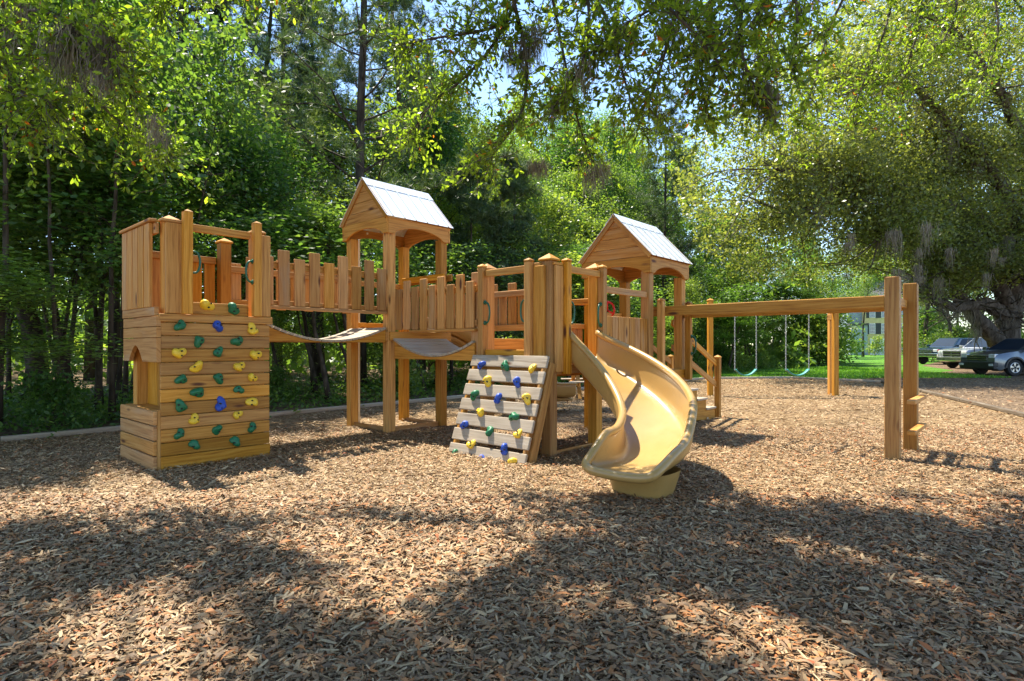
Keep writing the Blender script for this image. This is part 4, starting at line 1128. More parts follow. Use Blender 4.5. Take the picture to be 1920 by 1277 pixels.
def pine(seed, H, z0, spread, r0, n_tuft, lean=0.02, fork=False, needle=.24):
    rng = np.random.default_rng(seed)
    tr = wander(rng, (0, 0, -.1), (rng.normal() * lean, rng.normal() * lean, 1), H, 11, 0.02, 0.05)
    rad = r0 * (1 - np.linspace(0, 1, 12) * .85); rad[0] *= 1.25
    tubes = [tube_np(tr, rad, 9)]; tips = []
    nb = int((H - z0) * 3.2); az = rng.random() * 6.28
    for k in range(nb):
        t = (k + rng.random() * .8) / nb; z = z0 + (H - z0) * t
        i = max(0, min(10, int(np.searchsorted(tr[:, 2], z)) - 1)); f = (z - tr[i, 2]) / (tr[i + 1, 2] - tr[i, 2] + 1e-6); p = tr[i] + (tr[i + 1] - tr[i]) * f
        az += 2.4 + rng.normal() * .5
        L = spread * (1 - .72 * t) * rng.uniform(.55, 1.15)
        br = wander(rng, p, (math.cos(az), math.sin(az), (1.5 if fork and t < .35 else .3)), L * (1.3 if fork and t < .35 else 1), 6, 0.13, 0.06)
        rb = r0 * (.42 if fork and t < .3 else .22) * (1 - .6 * t); tubes.append(tube_np(br, np.linspace(rb, rb * .25, 7), 5, caps=False))
        for q in range(7):
            j = 2 + q % 5; a2 = rng.random() * 6.28
            dd = unit(br[min(6, j + 1)] - br[j]) * .8 + .8 * np.array([math.cos(a2), math.sin(a2), .35 + rng.normal() * .3])
            sb = wander(rng, br[j], unit(dd), L * .3 * rng.uniform(.5, 1.2) + .15, 2, 0.2, .05)
            tubes.append(tube_np(sb, np.linspace(rb * .3, rb * .15, 3), 3, caps=False))
            tips += [sb[1], sb[2], sb[2]]
    tips = np.array(tips); ii = rng.choice(len(tips), n_tuft); c = tips[ii] + rng.normal(size=(n_tuft, 3)) * .13
    m = 15
    ax = unit(rng.normal(size=(n_tuft, 3)) + np.array([0, 0, .5]))
    d = unit(np.repeat(ax, m, 0) + rng.normal(size=(n_tuft * m, 3)) * .62); b = np.repeat(c, m, 0)
    L = needle * rng.uniform(.7, 1.2, (len(b), 1)); s = unit(np.cross(d, rng.normal(size=d.shape))) * .0075
    v = np.stack([b - s, b + s, b + s * .4 + d * L, b - s * .4 + d * L], 1).reshape(-1, 3)
    tn = np.repeat(np.clip(rng.beta(2, 2, n_tuft), 0, 1), m)
    tv, tf = join_np(tubes)
    return np_mesh('trunk', tv, tf, smooth=True), np_mesh('crown', v, np.arange(len(b) * 4).reshape(-1, 4), tn)

def plant(name, label, cat, group, protos, k, loc, rz, sc, leafm, barkm=None, st='trunk', cr='crown'):
    o = thing(name, label, cat, loc, rz, group); o.scale = (sc, sc, sc) if np.isscalar(sc) else sc
    a, b = protos[k]
    link(st, a, barkm or M['bark'], o); link(cr, b, leafm, o)
    return o

# ----- prototypes
PB = [broadleaf(101, 15, 6.0, 3.1, .16, 27000, .122), broadleaf(102, 13, 5.0, 2.7, .12, 24000, .115, .06),
      broadleaf(103, 16, 7.0, 3.4, .20, 27000, .122), broadleaf(104, 11, 4.0, 2.3, .085, 18000, .11, .09)]
PS = [broadleaf(111, 4.6, .7, 1.25, .035, 6500, .105, .10, .30), broadleaf(112, 3.6, .5, 1.1, .03, 5600, .10, .12, .28), broadleaf(113, 6.2, 1.3, 1.5, .045, 7600, .11, .09, .32)]
bush_prof = lambda t: .9 - .5 * t
PH = [broadleaf(121, 1.5, .12, .85, .02, 2300, .11, .15, .20, bush_prof), broadleaf(122, 1.1, .1, .75, .018, 1800, .10, .15, .18, bush_prof)]
PP = [pine(131, 19, 6.5, 4.2, .21, 3600, .015, True), pine(132, 20, 5.0, 4.4, .20, 4200, .012)]
PC = [pine(133, 7.5, 1.2, 2.1, .07, 3000, .03, False, .20), pine(134, 8.5, 1.0, 1.9, .08, 3200, .03, False, .19)]

FL = [(-26.0, -6.0), (-14.0, 1.6), (-7.12, 8.07), (-3.5, 12.3), (-1.2, 15.0), (2.0, 17.6), (5.0, 20.6), (8.0, 25.4), (13, 30.5), (20, 37.5)]
FLA = np.array(FL)
def edge_dist(x, y):
    """signed distance to the woodland edge, positive inside the woods"""
    best = 1e9; sg = 1
    for a, b in zip(FLA[:-1], FLA[1:]):
        d = b - a; t = np.clip(((x - a[0]) * d[0] + (y - a[1]) * d[1]) / d.dot(d), 0, 1); q = a + d * t
        r = math.hypot(x - q[0], y - q[1])
        if r < best: best = r; sg = 1 if d[0] * (y - a[1]) - d[1] * (x - a[0]) > 0 else -1
    return best * sg
frng = random.Random(21)
PLACED = []
def scatter(n, dmin, dmax, gap, ylim=46, xr=(-1.08, .555)):
    out = []; tries = 0
    while len(out) < n and tries < 20000:
        tries += 1
        y = frng.uniform(3, ylim); x = y * frng.uniform(*xr)
        e = edge_dist(x, y)
        if not dmin < e < dmax: continue
        if any((x - a) ** 2 + (y - b) ** 2 < gap * gap for a, b in PLACED + out): continue
        out.append((x, y))
    PLACED.extend(out)
    return out
def whereabouts(x, y):
    px = 960 + 1088 * x / y
    for lim, s in ((110, 'at the far left edge of the playground'), (260, 'just left of the climbing wall tower'), (420, 'behind the climbing wall tower'), (640, 'behind the first sagging bridge'),
                   (800, 'behind the taller roofed tower'), (960, 'behind the second sagging bridge'), (1120, 'behind the tower with the twisting slide'), (1300, 'behind the right roofed tower'), (1480, 'behind the swings'), (1700, 'behind the right end of the swing set')):
        if px < lim: return s
    return 'beyond the car park'

PIX = lambda px, y: (px - 960) / 1088 * y
special = []
def put(px, Y, *a): special.append((PIX(px, Y), Y)); PLACED.append(special[-1]); return special[-1]
x, y = put(345, 17.5); plant('pine_tree', 'tall pine forking into many dark limbs, above the climbing wall tower', 'tree', None, PP, 0, (x, y, 0), .6, 1.0, M['needle'])
x, y = put(674, 18.5); plant('pine_tree', 'tall straight pine rising behind the taller roofed tower', 'tree', None, PP, 1, (x, y, 0), 2.2, 1.0, M['needle'])
x, y = put(885, 19.5); plant('young_conifer', 'soft dark young conifer right of the taller roofed tower', 'tree', None, PC, 0, (x, y, 0), 1.0, 1.0, M['needle'])
x, y = put(960, 21.0); plant('young_conifer', 'feathery conifer standing behind the second sagging bridge', 'tree', None, PC, 1, (x, y, 0), 3.0, .95, M['needle'])
x, y = put(1240, 30); plant('pine_tree', 'distant pine above the right roofed tower', 'tree', None, PP, 1, (x, y, 0), 4.4, .72, M['needle'])
x, y = put(520, 23); plant('pine_tree', 'slender pine in the woods left of the taller roofed tower', 'tree', None, PP, 1, (x, y, 0), 5.1, .95, M['needle'])
x, y = put(66, 13.0); plant('woodland_tree', 'stout dark trunked tree at the far left of the woods', 'tree', None, PB, 2, (x, y, 0), 0.3, (1.25, 1.25, .62), M['leaf'])
x, y = put(135, 12.5); o = plant('woodland_tree', 'slim tree leaning left beside the climbing wall tower', 'tree', None, PB, 3, (x, y, 0), 1.3, (1.05, 1.05, .72), M['leaf']); o.rotation_euler = (0.0, R(-5), 1.3)
x, y = put(106, 10.8); plant('woodland_tree', 'thin dark sapling nearest the timber edging at far left', 'tree', None, PS, 2, (x, y, 0), 1.3, 1.2, M['leaf'])
x, y = put(186, 11.6); plant('woodland_tree', 'thin straight young tree close to the left side of the climbing wall tower', 'tree', None, PB, 3, (x, y, 0), 4.0, (.9, .9, .6), M['leaf'])
x, y = put(455, 24); plant('pine_tree', 'lighter pine among the treetops between the first bridge and the forked pine', 'tree', None, PP, 1, (x, y, 0), 3.3, .98, M['needle'])
x, y = put(600, 26); plant('pine_tree', 'pine just left of the tall straight pine', 'tree', None, PP, 0, (x, y, 0), 1.7, 1.0, M['needle'])
x, y = put(790, 25); plant('pine_tree', 'pine rising to the right of the tall straight pine', 'tree', None, PP, 1, (x, y, 0), 0.4, 1.0, M['needle'])
x, y = put(215, 20); plant('pine_tree', 'dark pine at the upper left behind the mossy hanging branches', 'tree', None, PP, 0, (x, y, 0), 2.7, .95, M['needle'])
BH = [15, 13, 16, 11]
def top_height(x, y):
    e = edge_dist(x, y); px = 960 + 1088 * x / y
    cap = np.interp(px, [0, 180, 300, 500, 760, 900, 1100, 1500], [.92, .78, .43, .50, .42, .42, .38, .30]) * y + 1.35
    return max(2.8, min(cap, (e - .9) * 1.9) * frng.uniform(.86, 1.1))
for (x, y) in scatter(34, 1.6, 8, 1.6):
    k = frng.choice((0, 1, 1, 2, 3, 3)); s = frng.uniform(.8, 1.1); hs = max(.22, top_height(x, y) / BH[k])
    m = M['leaf_light'] if frng.random() < .35 else M['leaf']
    plant('woodland_tree', 'leafy tree on the edge of the woods ' + whereabouts(x, y), 'tree', 'trees on the edge of the woods ' + whereabouts(x, y), PB, k, (x, y, 0), frng.random() * 6.28, (s, s, hs), m)
for (x, y) in scatter(20, 8, 18, 2.8):
    k = frng.randrange(4); s = frng.uniform(1.0, 1.25); hs = top_height(x, y) * 1.08 / BH[k]
    m = M['leaf_light'] if frng.random() < .55 else M['leaf']
    plant('woodland_tree', 'taller tree deep in the woods ' + whereabouts(x, y), 'tree', 'trees deep in the woods ' + whereabouts(x, y), PB, k, (x, y, 0), frng.random() * 6.28, (s, s, hs), m)
PT = [broadleaf(141, 9.5, 5.2, 1.3, .062, 2600, .15, .04, .35), broadleaf(142, 8.5, 4.4, 1.2, .05, 2300, .15, .07, .35)]
for (x, y) in scatter(44, .8, 6, .8):
    k = frng.randrange(2); s = frng.uniform(.9, 1.3)
    plant('slender_tree', 'slender bare stemmed tree at the woods ' + whereabouts(x, y), 'tree', 'slender trees at the front of the woods ' + whereabouts(x, y), PT, k, (x, y, 0), frng.random() * 6.28, (s, s, min(1.1, max(.5, top_height(x, y) / 9))), M['leaf'])
for (x, y) in scatter(16, .9, 7, .7, 24, (-1.0, -.58)):
    k = frng.randrange(2); s = frng.uniform(.8, 1.2)
    o = plant('slender_tree', 'thin dark stem among the bare trunks ' + whereabouts(x, y), 'tree', 'thin stems ' + whereabouts(x, y), PT, k, (x, y, 0), frng.random() * 6.28, (s, s, 1.0), M['leaf'])
    o.rotation_euler = (R(frng.uniform(-5, 5)), R(frng.uniform(-5, 5)), frng.random() * 6.28)
for (x, y) in scatter(26, 1.2, 9, 1.2):
    k = frng.randrange(3); s = frng.uniform(.6, 1.0)
    plant('sapling', 'leafy sapling in the undergrowth ' + whereabouts(x, y), 'sapling', 'saplings ' + whereabouts(x, y), PS, k, (x, y, 0), frng.random() * 6.28, s, M['leaf_light'] if frng.random() < .4 else M['leaf'])
for (x, y) in scatter(34, .5, 4, .8):
    k = frng.randrange(2); s = frng.uniform(.5, .95)
    plant('shrub', 'low green shrub by the timber edging ' + whereabouts(x, y), 'shrub', 'shrubs ' + whereabouts(x, y), PH, k, (x, y, 0), frng.random() * 6.28, s, M['leaf'], None, 'stem', 'foliage')

# uncountable: ground cover at the foot of the woods and the far wood
cs = []
while len(cs) < 900:
    y = frng.uniform(4, 36); x = y * frng.uniform(-1.1, .57)
    if .25 < edge_dist(x, y) < 9: cs.append((x, y, frng.random()))
cs = np.array(cs); n = 34000; ii = NR.integers(0, len(cs), n)
c = np.stack([cs[ii, 0] + NR.normal(size=n) * .28, cs[ii, 1] + NR.normal(size=n) * .28, np.abs(NR.normal(size=n)) * .17 * (.5 + cs[ii, 2]) + .02], 1)
v, f = diamonds(c, .11, .5, NR, .9)
kind(link('undergrowth', np_mesh('undergrowth', v, f, np.clip(cs[ii, 2] * .5 + NR.random(n) * .5, 0, 1)), M['leaf']), 'stuff')
cl = []
for k in range(1000):
    a = R(NR.uniform(-74, 27)); r = NR.uniform(38, 56); hmax = 17 if a < .05 else 12.5
    cl.append((r * math.sin(a), r * math.cos(a), hmax * NR.random() ** 1.25, NR.random()))
for k in range(900):
    a = R(NR.uniform(-76, 29.6)); r = NR.uniform(26, 60)
    x, y = r * math.sin(a), r * math.cos(a)
    if edge_dist(x, y) > 5: cl.append((x, y, NR.uniform(.2, 4.2), NR.random()))
cl = np.array(cl); n = 58000; ii = NR.integers(0, len(cl), n)
c = cl[ii, :3] + NR.normal(size=(n, 3)) * .75; c[:, 2] = np.abs(c[:, 2])
v, f = diamonds(c, .52, .6, NR)
kind(link('far_woods', np_mesh('far_woods', v, f, np.clip(cl[ii, 3] * .6 + NR.random(n) * .4, 0, 1)), M['leaf']), 'stuff')

# grass blades on the lawn
gx = []
while len(gx) < 26000:
    y = frng.uniform(24.3, 60) ; x = y * frng.uniform(.2, .92)
    if edge_dist(x, y) < -.4 and not (x > 21 and y < 60) and (x > 9 or y > 24.5): gx.append((x, y, 0))
gx = np.array(gx); n = len(gx)
d = unit(NR.normal(size=(n, 3)) * .5 + np.array([0, 0, 1])); s = unit(np.cross(d, NR.normal(size=(n, 3)))) * .02
L = NR.uniform(.04, .11, (n, 1))
v = np.stack([gx - s, gx + s, gx + d * L + s * .2, gx + d * L - s * .2], 1).reshape(-1, 3)
M['grass'] = leaf_mat('grass_blade', [(0, (.05, .13, .015)), (.5, (.10, .25, .025)), (1, (.2, .36, .05))], .4, .5, 0)
kind(link('grass', np_mesh('grass', v, np.arange(n * 4).reshape(n, 4), NR.random(n)), M['grass']), 'stuff')

# ----- live oaks -------------------------------------------------------------------------------------
def px3(px, py, Y): return np.array([(px - 960) / F_PX * Y, Y, EYE + (HORIZON - py) / F_PX * Y])
def smooth_line(P, k=2):
    P = np.array(P, float)
    for _ in range(k):
        Q = [P[0]]
        for a, b in zip(P[:-1], P[1:]): Q += [a * .75 + b * .25, a * .25 + b * .75]
        P = np.vstack(Q + [P[-1]])
    return P
def moss_np(anchors, rng, n_strand, L, wd0=.009):
    b, d, ln = [], [], []
    for a, l in zip(anchors, L):
        for _ in range(n_strand):
            b.append(a + rng.normal(size=3) * np.array([.055, .055, .03]) * (.6 + l)); ln.append(l * rng.uniform(.25, 1) )
    b = np.array(b); ln = np.array(ln)[:, None]; n = len(b); k = 6
    s = unit(np.cross(rng.normal(size=(n, 3)), np.array([0, 0, 1]))) ; V = np.zeros((n, k, 2, 3)); cur = b.copy()
    for i in range(k):
        w_ = (wd0 + wd0 * .4 * ln) * (1 - .8 * i / (k - 1)); V[:, i, 0] = cur - s * w_; V[:, i, 1] = cur + s * w_
        cur = cur + np.array([0, 0, -1]) * ln / k + rng.normal(size=(n, 3)) * (.03 * ln + .006) * np.array([1, 1, .4])
    idx = np.arange(n * k * 2).reshape(n, k, 2)
    F = np.stack([idx[:, :-1, 0], idx[:, :-1, 1], idx[:, 1:, 1], idx[:, 1:, 0]], -1).reshape(-1, 4)
    return np_mesh('spanish_moss', V.reshape(-1, 3), F)

# big oak on the right, by the cars
rg = np.random.default_rng(77)
oak = thing('live_oak', 'massive spreading live oak with mossy crooked limbs behind the parked cars at right', 'tree', (PIX(1893, 30.5), 30.5, 0))
base = np.array(oak.location)
LIMBS = [  # pixel x, pixel y, distance, radius
    [(1893, 700, 30.5, .62), (1890, 655, 30.5, .50), (1888, 610, 30.3, .46), (1896, 570, 30.2, .42), (1915, 520, 30, .36), (1945, 440, 29.5, .3), (1960, 330, 29, .22)],
    [(1888, 660, 30.5, .34), (1868, 640, 30.2, .36), (1835, 598, 29.6, .30), (1802, 562, 29, .25), (1778, 520, 28.4, .2), (1748, 470, 28, .15), (1738, 430, 27.5, .1)],
    [(1890, 600, 30.3, .30), (1862, 572, 29.8, .30), (1822, 570, 29.0, .25), (1790, 580, 28.3, .2), (1760, 565, 27.6, .15), (1725, 530, 27, .1)],
    [(1893, 585, 30.2, .32), (1868, 520, 29.2, .27), (1822, 455, 28, .22), (1770, 428, 27, .17), (1720, 415, 26, .13), (1672, 418, 25.2, .10), (1648, 446, 24.6, .06)],
    [(1900, 560, 30.2, .32), (1885, 470, 29, .26), (1830, 400, 27.6, .22), (1760, 372, 26.4, .18), (1700, 345, 25.4, .15), (1640, 340, 24.6, .13), (1590, 365, 24, .10), (1530, 385, 23.4, .07), (1480, 402, 23, .045)],
    [(1920, 500, 29.8, .30), (1905, 400, 28, .24), (1850, 300, 26, .19), (1790, 245, 24.6, .15), (1730, 170, 23.4, .11), (1670, 155, 22.4, .08), (1600, 140, 21.5, .05)],
    [(1945, 440, 29.5, .26), (1940, 300, 27, .2), (1880, 180, 25, .15), (1800, 60, 23, .1), (1720, 20, 21.5, .06)],
    [(1640, 340, 24.6, .1), (1600, 320, 23.6, .08), (1540, 300, 22.8, .05), (1470, 318, 22, .03)],
    [(1850, 300, 26, .12), (1760, 300, 26, .09), (1690, 290, 26.5, .06), (1620, 255, 27, .04)],
    [(1915, 520, 30, .3), (1960, 500, 27, .24), (2010, 480, 24, .18), (2060, 400, 22, .1)],
    [(1893, 590, 30.2, .3), (1930, 560, 33, .22), (1860, 500, 36, .16), (1790, 470, 38, .1)],
]
tubes = []; spots = []
for Lb in LIMBS:
    P = np.array([px3(a, b, c) for a, b, c, r in Lb]); r = np.array([q[3] for q in Lb])
    if Lb[0][1] == 700: P[0][2] = -.05
    A = smooth_line(np.hstack([P, r[:, None]]), 2); A[1:-1, :3] += rg.normal(size=(len(A) - 2, 3)) * .03
    tubes.append(tube_np(A[:, :3] - base, A[:, 3] * 1.2, 9)); spots.append(A)
twig = []; moss_at = []; tips = []
for A in spots:
    for i in range(len(A)):
        if A[i, 3] > .34: continue
        for q in range(3):
            d = unit(rg.normal(size=3) + np.array([-.5, -.3, .25])); L = rg.uniform(.8, 2.6)
            T = wander(rg, A[i, :3], d, L, 4, .25, .04); twig.append(tube_np(T - base, np.linspace(min(.05, A[i, 3] * .5), .01, 5), 4, caps=False)); tips += [T[2], T[3], T[4]]
        if rg.random() < .55: moss_at.append(A[i, :3] + np.array([rg.normal() * .2, rg.normal() * .2, -A[i, 3]]))
poly_lo = [(1240, 330), (1300, 480), (1380, 545), (1500, 535), (1640, 520), (1760, 500), (1960, 470)]
for k in range(1700):
    px = 1270 + 830 * rg.random() ** .62; lo = np.interp(px, [1240, 1300, 1380, 1500, 1640, 1760, 1960], [300, 440, 520, 520, 500, 520, 470]); hi = np.interp(px, [1260, 1330, 1420, 1560, 1700, 2000], [330, 215, 120, 40, -60, -160])
    py = rg.uniform(hi, lo); Y = np.interp(px, [1260, 1900], [25.0, 31]) + rg.normal() * 2.6
    p = px3(px, py, max(16, Y)); tips.append(p)
    if k % 3 == 0:
        j = min(spots, key=lambda A: np.min(np.sum((A[:, :3] - p) ** 2, 1))); q = j[np.argmin(np.sum((j[:, :3] - p) ** 2, 1)), :3]
        if np.linalg.norm(q - p) < 6:
            T = smooth_line([q, (q + p) / 2 + rg.normal(size=3) * .5 + np.array([0, 0, .3]), p], 2); twig.append(tube_np(T - base, np.linspace(.04, .012, len(T)), 4, caps=False))
tips = np.array(tips); n = 290000
wgt = rg.gamma(1.6, 1, len(tips)); ii = rg.choice(len(tips), n, p=wgt / wgt.sum())
c = tips[ii] + rg.normal(size=(n, 3)) * np.array([.55, .55, .34])
ppx = 960 + F_PX * c[:, 0] / c[:, 1]; ppy = HORIZON - F_PX * (c[:, 2] - EYE) / c[:, 1]
keep = (c[:, 2] > 2.6) & (ppy < np.interp(ppx, [1240, 1300, 1380, 1500, 1640, 1700, 1760, 1960], [300, 450, 545, 555, 530, 545, 545, 500]) + rg.normal(size=n) * 14); c = c[keep]; ii = ii[keep]
tn = np.clip(rg.beta(2, 2.3, len(c)) * .75 + .3 * (rg.random(len(tips))[ii] - .1), 0, 1)
v, f = diamonds(c - base, .145, .6, rg)
a1, a2 = join_np(tubes + twig)
link('trunk', np_mesh('trunk', a1, a2, smooth=True), M['oak_bark'], oak); link('crown', np_mesh('crown', v, f, tn), M['oak_leaf'], oak)
for k in range(20):
    px = rg.uniform(1560, 1920); moss_at.append(px3(px, rg.uniform(390, 530), rg.uniform(21, 27)))
moss_at = np.array(moss_at); link('spanish_moss', moss_np(moss_at - base, rg, 60, rg.uniform(.4, 1.9, len(moss_at)), .0048), M['moss'], oak)

# oak whose limbs hang over the playground; its trunk stands behind the camera
rg = np.random.default_rng(78)
ov = thing('live_oak', 'live oak reaching in from overhead with drooping leafy twigs and grey moss', 'tree', (1.2, -4.2, 0))
base = np.array(ov.location)
tubes = [tube_np(smooth_line([(0, 0, -.1), (.05, .1, 1.2), (-.1, .2, 2.8), (.1, .3, 4.4)], 2), np.linspace(.62, .48, 16), 12)]
def limb(P, r0, r1):
    A = smooth_line(P, 2); A[1:-1] += rg.normal(size=(len(A) - 2, 3)) * .03
    tubes.append(tube_np(A - base, np.linspace(r0, r1, len(A)), 8)); return A
hub = base + np.array([.1, .3, 4.3])
limb([hub, (-1.5, -1.5, 6.0), (-3.4, 1.5, 7.0), (-4.8, 4.2, 6.6), px3(-40, -120, 5.6)], .34, .07)
limb([hub, (.8, -1.0, 6.6), (.9, 2.0, 7.2), (.7, 4.4, 6.3), px3(1010, -150, 6.2)], .32, .07)
limb([hub, (2.4, -1.5, 6.2), (3.6, 1.5, 7.2), (3.6, 4.4, 6.6), px3(1420, -170, 6.0)], .32, .07)
limb([hub, (3.4, -1.8, 5.8), (5.6, 1.8, 7.4), (6.6, 5.4, 7.6), px3(1650, -150, 8.0)], .3, .07)
HANG = [  # hanging branchlets: pixel path and distance
    ([(-40, -120), (15, 40), (45, 75), (110, 110), (180, 190), (250, 250), (300, 285)], 5.6),
    ([(-40, -120), (30, 20), (90, 20), (150, 60), (190, 130)], 5.4),
    ([(-40, -120), (110, -60), (190, 10), (215, 90), (240, 150)], 5.2),
    ([(15, 40), (10, 120), (30, 200), (60, 240)], 5.5),
    ([(-60, 30), (-20, 130), (40, 180), (90, 190)], 5.3),
    ([(1010, -150), (965, 10), (930, 80), (870, 150), (810, 190), (770, 250)], 6.2),
    ([(1010, -150), (960, 40), (900, 60), (820, 70), (750, 85)], 6.0),
    ([(965, 10), (990, 110), (985, 200), (950, 260), (900, 300)], 6.1),
    ([(1010, -150), (1040, 20), (1060, 120), (1080, 220), (1110, 300)], 6.3),
    ([(1010, -150), (1100, -40), (1150, 60), (1170, 150), (1200, 240)], 6.0),
    ([(1420, -170), (1300, -60), (1260, 40), (1240, 130), (1215, 200)], 5.4),
    ([(1420, -170), (1400, -40), (1385, 60), (1400, 140), (1440, 210)], 5.2),
    ([(1420, -170), (1340, -40), (1330, 60), (1310, 150), (1330, 220)], 5.6),
    ([(1420, -170), (1480, -60), (1500, 40), (1480, 130)], 5.2),
    ([(1010, -150), (1120, -90), (1220, -20), (1300, 60), (1350, 120)], 5.0),
    ([(1650, -150), (1590, -20), (1550, 60), (1530, 150), (1500, 230)], 7.6),
    ([(1650, -150), (1680, -30), (1660, 60), (1620, 150), (1600, 210)], 8.2),
    ([(1650, -150), (1780, -60), (1800, 20), (1760, 90)], 8.6),
    ([(1650, -150), (1830, -90), (1900, 0), (1960, 60)], 9.0),
    ([(1010, -150), (860, -60), (720, -50), (600, -40), (480, -30)], 6.4),
    ([(1010, -150), (1090, -60), (1110, 40), (1090, 130), (1040, 200)], 5.8),
    ([(1420, -170), (1360, -90), (1290, -10), (1190, 30), (1120, 90)], 5.5),
    ([(1420, -170), (1450, -70), (1430, 20), (1370, 90), (1290, 110)], 5.6),
    ([(1650, -150), (1560, -90), (1500, -20), (1450, 60), (1420, 110)], 6.6),
    ([(1650, -150), (1720, -60), (1730, 40), (1700, 120), (1690, 200)], 8.0),
    ([(1650, -150), (1850, -60), (1880, 60), (1840, 150)], 9.0),
    ([(600, -40), (420, -45), (330, -10), (300, 10)], 6.2),
]
lb, ld, lz = [], [], []; moss_at = []; moss_L = []
for path, Y in HANG:
    P = smooth_line([px3(a, b, Y + .25 * math.sin(i * 1.7)) for i, (a, b) in enumerate(path)], 2)
    tubes.append(tube_np(P - base, np.linspace(.024, .006, len(P)), 6))
    for i in range(2, len(P)):
        for q in range(6):
            d = unit(rg.normal(size=3) * .9 + unit(P[i] - P[i - 1]) * .7 + np.array([0, 0, -.15])); L = rg.uniform(.15, .62)
            T = wander(rg, P[i], d, L, 4, .22, -.03); tubes.append(tube_np(T - base, np.linspace(.005, .0025, 5), 3, caps=False))
            for j in range(1, 5):
                m = 3 if j < 4 else 6
                for _ in range(m):
                    lb.append(T[j] + rg.normal(size=3) * .012); ld.append(unit(unit(T[j] - T[j - 1]) * .8 + rg.normal(size=3) * .7)); lz.append(Y)
        if rg.random() < .05: moss_at.append(P[i]); moss_L.append(rg.uniform(.2, .55))
for px, py, Y, L in ((1115, 310, 6.2, .42), (1010, 305, 6.2, .36), (200, 60, 5.2, .7), (150, 60, 5.3, .9), (110, 70, 5.3, .5), (205, 130, 5.2, .55), (1150, 70, 6, .35), (1175, 60, 6, .3), (1430, 170, 5.3, .4), (1440, 150, 5.3, .5), (30, 60, 5.5, .5), (280, 240, 5.4, .3), (970, 100, 6.1, .5), (1000, 60, 6.2, .6)):
    for _ in range(2): moss_at.append(px3(px + rg.normal() * 9, py + rg.normal() * 12, Y)); moss_L.append(L * rg.uniform(.6, 1.1))
lb, ld = np.array(lb), np.array(ld); n = len(lb)
nr = unit(np.cross(ld, rg.normal(size=(n, 3))) + np.array([0, 0, .25])); nr = unit(nr - ld * np.sum(nr * ld, 1, keepdims=True))
L = rg.uniform(.040, .080, (n, 1)); 
v, f, k = strips(lb - base, ld, nr, L, L * rg.uniform(.34, .48, (n, 1)), (.10, .8, 1.0, .12), rg.uniform(-.1, .15, (n, 1)), rg)
tn = np.repeat(np.clip(rg.beta(2, 2.2, n) + (rg.random(n) < .012) * 2, 0, 1), k)
# the high canopy that shades the foreground
cc = []
while len(cc) < 900:
    x = rg.uniform(-8.5, 8.5); y = rg.uniform(3.6, 8.6); z = rg.uniform(7.0, 8.4)
    sx, sy = x + .324 * z, y - .347 * z    # where its shade lands
    lim = (3.7 if sx < .6 else 4.9) + .3 * math.sin(sx * 2.3)
    if sy > lim or z < EYE + .66 * y + .5 or math.sin(x * 2.1 + 1.0 + y * .6) * math.cos(y * 3.0 - .4) + .6 * math.sin(x * 4.3 + 2 * y) < -.25: continue
    cc.append((x, y, z))
cc = np.array(cc); n2 = 95000; ii = rg.integers(0, len(cc), n2)
c = cc[ii] + rg.normal(size=(n2, 3)) * np.array([.14, .14, .1])
v2, f2 = diamonds(c - base, .11, .5, rg)
for k2 in range(0, len(cc), 9):
    q = hub + (cc[k2] - hub) * .55 + np.array([0, 0, .6]); T = smooth_line([hub + (cc[k2] - hub) * .3 + np.array([0, 0, .5]), q, cc[k2]], 1)
    tubes.append(tube_np(T - base, np.linspace(.05, .012, len(T)), 4, caps=False))
vv, ff = join_np([(v, f), (v2, f2)]); tn = np.concatenate([tn, rg.random(n2) * .8])
a1, a2 = join_np(tubes)
link('trunk', np_mesh('trunk', a1, a2, smooth=True), M['oak_bark'], ov); link('crown', np_mesh('crown', vv, ff, tn), M['near_leaf'], ov)
link('spanish_moss', moss_np(np.array(moss_at) - base, rg, 110, moss_L, .0034), M['moss'], ov)

# ----- background beyond the lawn and car park
PBG = [(1618, 70, .9), (1790, 46, 1.3), (1872, 43, 1.25), (1950, 45, 1.35), (1735, 49, 1.25), (1735, 52, 1.0), (1790, 56, .8), (1850, 60, .9), (1905, 64, 1.1), (1960, 60, 1.2), (1700, 92, 1.7), (1640, 104, 1.9), (1585, 92, 1.7), (1760, 96, 1.9), (1840, 100, 1.9), (1930, 98, 2.0), (1500, 70, 1.1), (1530, 60, .95)]
for i, (px, Y, s) in enumerate(PBG):
    g = 'tall trees behind the yellow house and the lawn' if s > 1.4 else 'bright green trees across the lawn'
    plant('shade_tree', 'tall tree behind the yellow house and lawn' if s > 1.4 else 'bright green tree across the lawn near the parked cars', 'tree', g, PB, i % 4, (PIX(px, Y), Y, -.1), i * 1.1, (s, s, s * (.8 if s > 1.4 else 1)), M['leaf_light'])
for i, (px, Y, s) in enumerate([(1720, 50, 1.6), (1745, 47, 1.2), (1775, 52, 1.7), (1812, 50, 1.6), (1850, 52, 1.5), (1885, 55, 1.7), (1916, 50, 1.4), (1710, 58, 1.8), (1565, 46, 1.6), (1545, 44, 1.7), (1530, 39, 1.5), (1560, 38, 1.1)]):
    plant('shrub', 'bright rounded shrub at the back of the lawn', 'shrub', 'shrubs along the back of the lawn', PH, i % 2, (PIX(px, Y), Y, 0), i * 2.1, s * 1.6, M['leaf_light'], None, 'stem', 'foliage')
plant('shrub', 'small tree shaped bush on the lawn before the yellow house', 'shrub', None, PS, 1, (PIX(1608, 62), 62, 0), .4, .55, M['leaf'], None, 'stem', 'foliage')
plant('shrub', 'wide dark bush in front of the yellow house', 'shrub', None, PH, 0, (PIX(1640, 76), 76, 0), .4, 1.5, M['leaf'], None, 'stem', 'foliage')
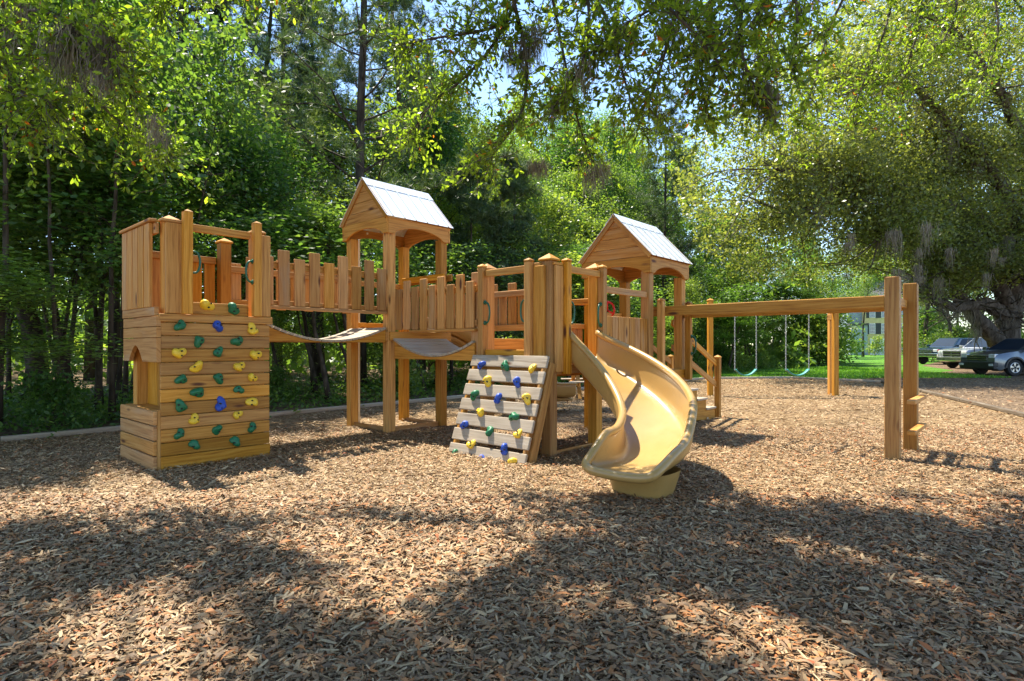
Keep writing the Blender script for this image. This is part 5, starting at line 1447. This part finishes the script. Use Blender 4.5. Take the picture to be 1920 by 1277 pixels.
# ------------------------------------------------------------------ wood chips and fallen leaves
def litter_mat():
    m, n, l, p = mat('litter')
    at = n.new('ShaderNodeAttribute'); at.attribute_name = 'tone'
    r = ramp(n, [(0.0, (0.05, 0.024, 0.012)), (0.14, (0.16, 0.09, 0.042)), (0.30, (0.31, 0.20, 0.098)), (0.50, (0.49, 0.355, 0.20)), (0.60, (0.28, 0.19, 0.11)), (0.70, (0.18, 0.115, 0.066)), (0.82, (0.32, 0.175, 0.08)), (0.93, (0.43, 0.165, 0.05)), (1.0, (0.27, 0.06, 0.025))])
    l.new(at.outputs['Fac'], r.inputs['Fac']); l.new(r.outputs[0], p.inputs['Base Color'])
    p.inputs['Roughness'].default_value = 0.65; p.inputs['Specular IOR Level'].default_value = 0.3
    return m
M['litter'] = litter_mat()
lr = np.random.default_rng(9)
def chips(n, y0, y1, leaf_frac, size, xmargin=0.6):
    u = lr.random(n)
    y = np.sqrt(u * (y1 ** 2 - y0 ** 2) + y0 ** 2); x = y * lr.uniform(-.92, .92, n) + lr.uniform(-xmargin, xmargin, n)
    # inside the mulch
    px = np.array([p[0] for p in BORDER_L]); py = np.array([p[1] for p in BORDER_L])
    ly = np.interp(y, py, px); rx = np.interp(y, [-6, 5.5, 10.8, 16.9, 21, 23.9], [8.0, 8.4, 9.6, 11.9, 13.4, 11.5])
    k = (x > ly + .08) & ((x < rx) | (lr.random(n) < .35)); x, y = x[k], y[k]; n = len(x)
    leaf = lr.random(n) < leaf_frac * np.interp(x / y, [-.9, -.2, .5, .9], [.75, .8, 1.2, 1.25])
    a = lr.random(n) * 2 * PI; tilt = lr.normal(size=n) * .22
    d = np.stack([np.cos(a) * np.cos(tilt), np.sin(a) * np.cos(tilt), np.sin(tilt)], 1)
    nr = unit(np.array([0, 0, 1.0]) + lr.normal(size=(n, 3)) * .33); nr = unit(nr - d * np.sum(nr * d, 1, keepdims=True))
    L = np.where(leaf, lr.uniform(.045, .085, n), lr.uniform(.025, .085, n))[:, None] * size * np.exp(lr.normal(size=(n, 1)) * .22)
    wd = np.where(leaf[:, None], L * lr.uniform(.22, .34, (n, 1)), L * lr.uniform(.10, .30, (n, 1)))
    z = .008 + np.abs(lr.normal(size=n)) * .013
    tn = np.where(leaf, np.clip(lr.beta(2, 2, n) * .45 + .55, 0, 1), np.clip(lr.beta(2.2, 1.8, n) * .62, 0, 1))
    out = []
    for sel, prof, cu in ((leaf, (.06, .78, 1.0, .66, .05), .14), (~leaf, (.75, 1.0, .6), .03)):
        if not sel.any(): continue
        b = np.stack([x, y, z], 1)[sel] - d[sel] * L[sel] / 2
        v, f, q = strips(b, d[sel], nr[sel], L[sel], wd[sel], prof, lr.normal(size=(sel.sum(), 1)) * cu, lr)
        v[:, 2] = np.maximum(v[:, 2], .0055)
        out.append((v, f, np.repeat(tn[sel], q)))
    return out
allc = chips(165000, 2.0, 5.2, .46, .77) + chips(175000, 5.2, 9.5, .22, .63) + chips(90000, 9.5, 24, .08, 1.0)
v, f = join_np([(a, b) for a, b, t in allc]); tn = np.concatenate([t for a, b, t in allc])
kind(link('leaf_litter', np_mesh('leaf_litter', v, f, tn), M['litter']), 'stuff')
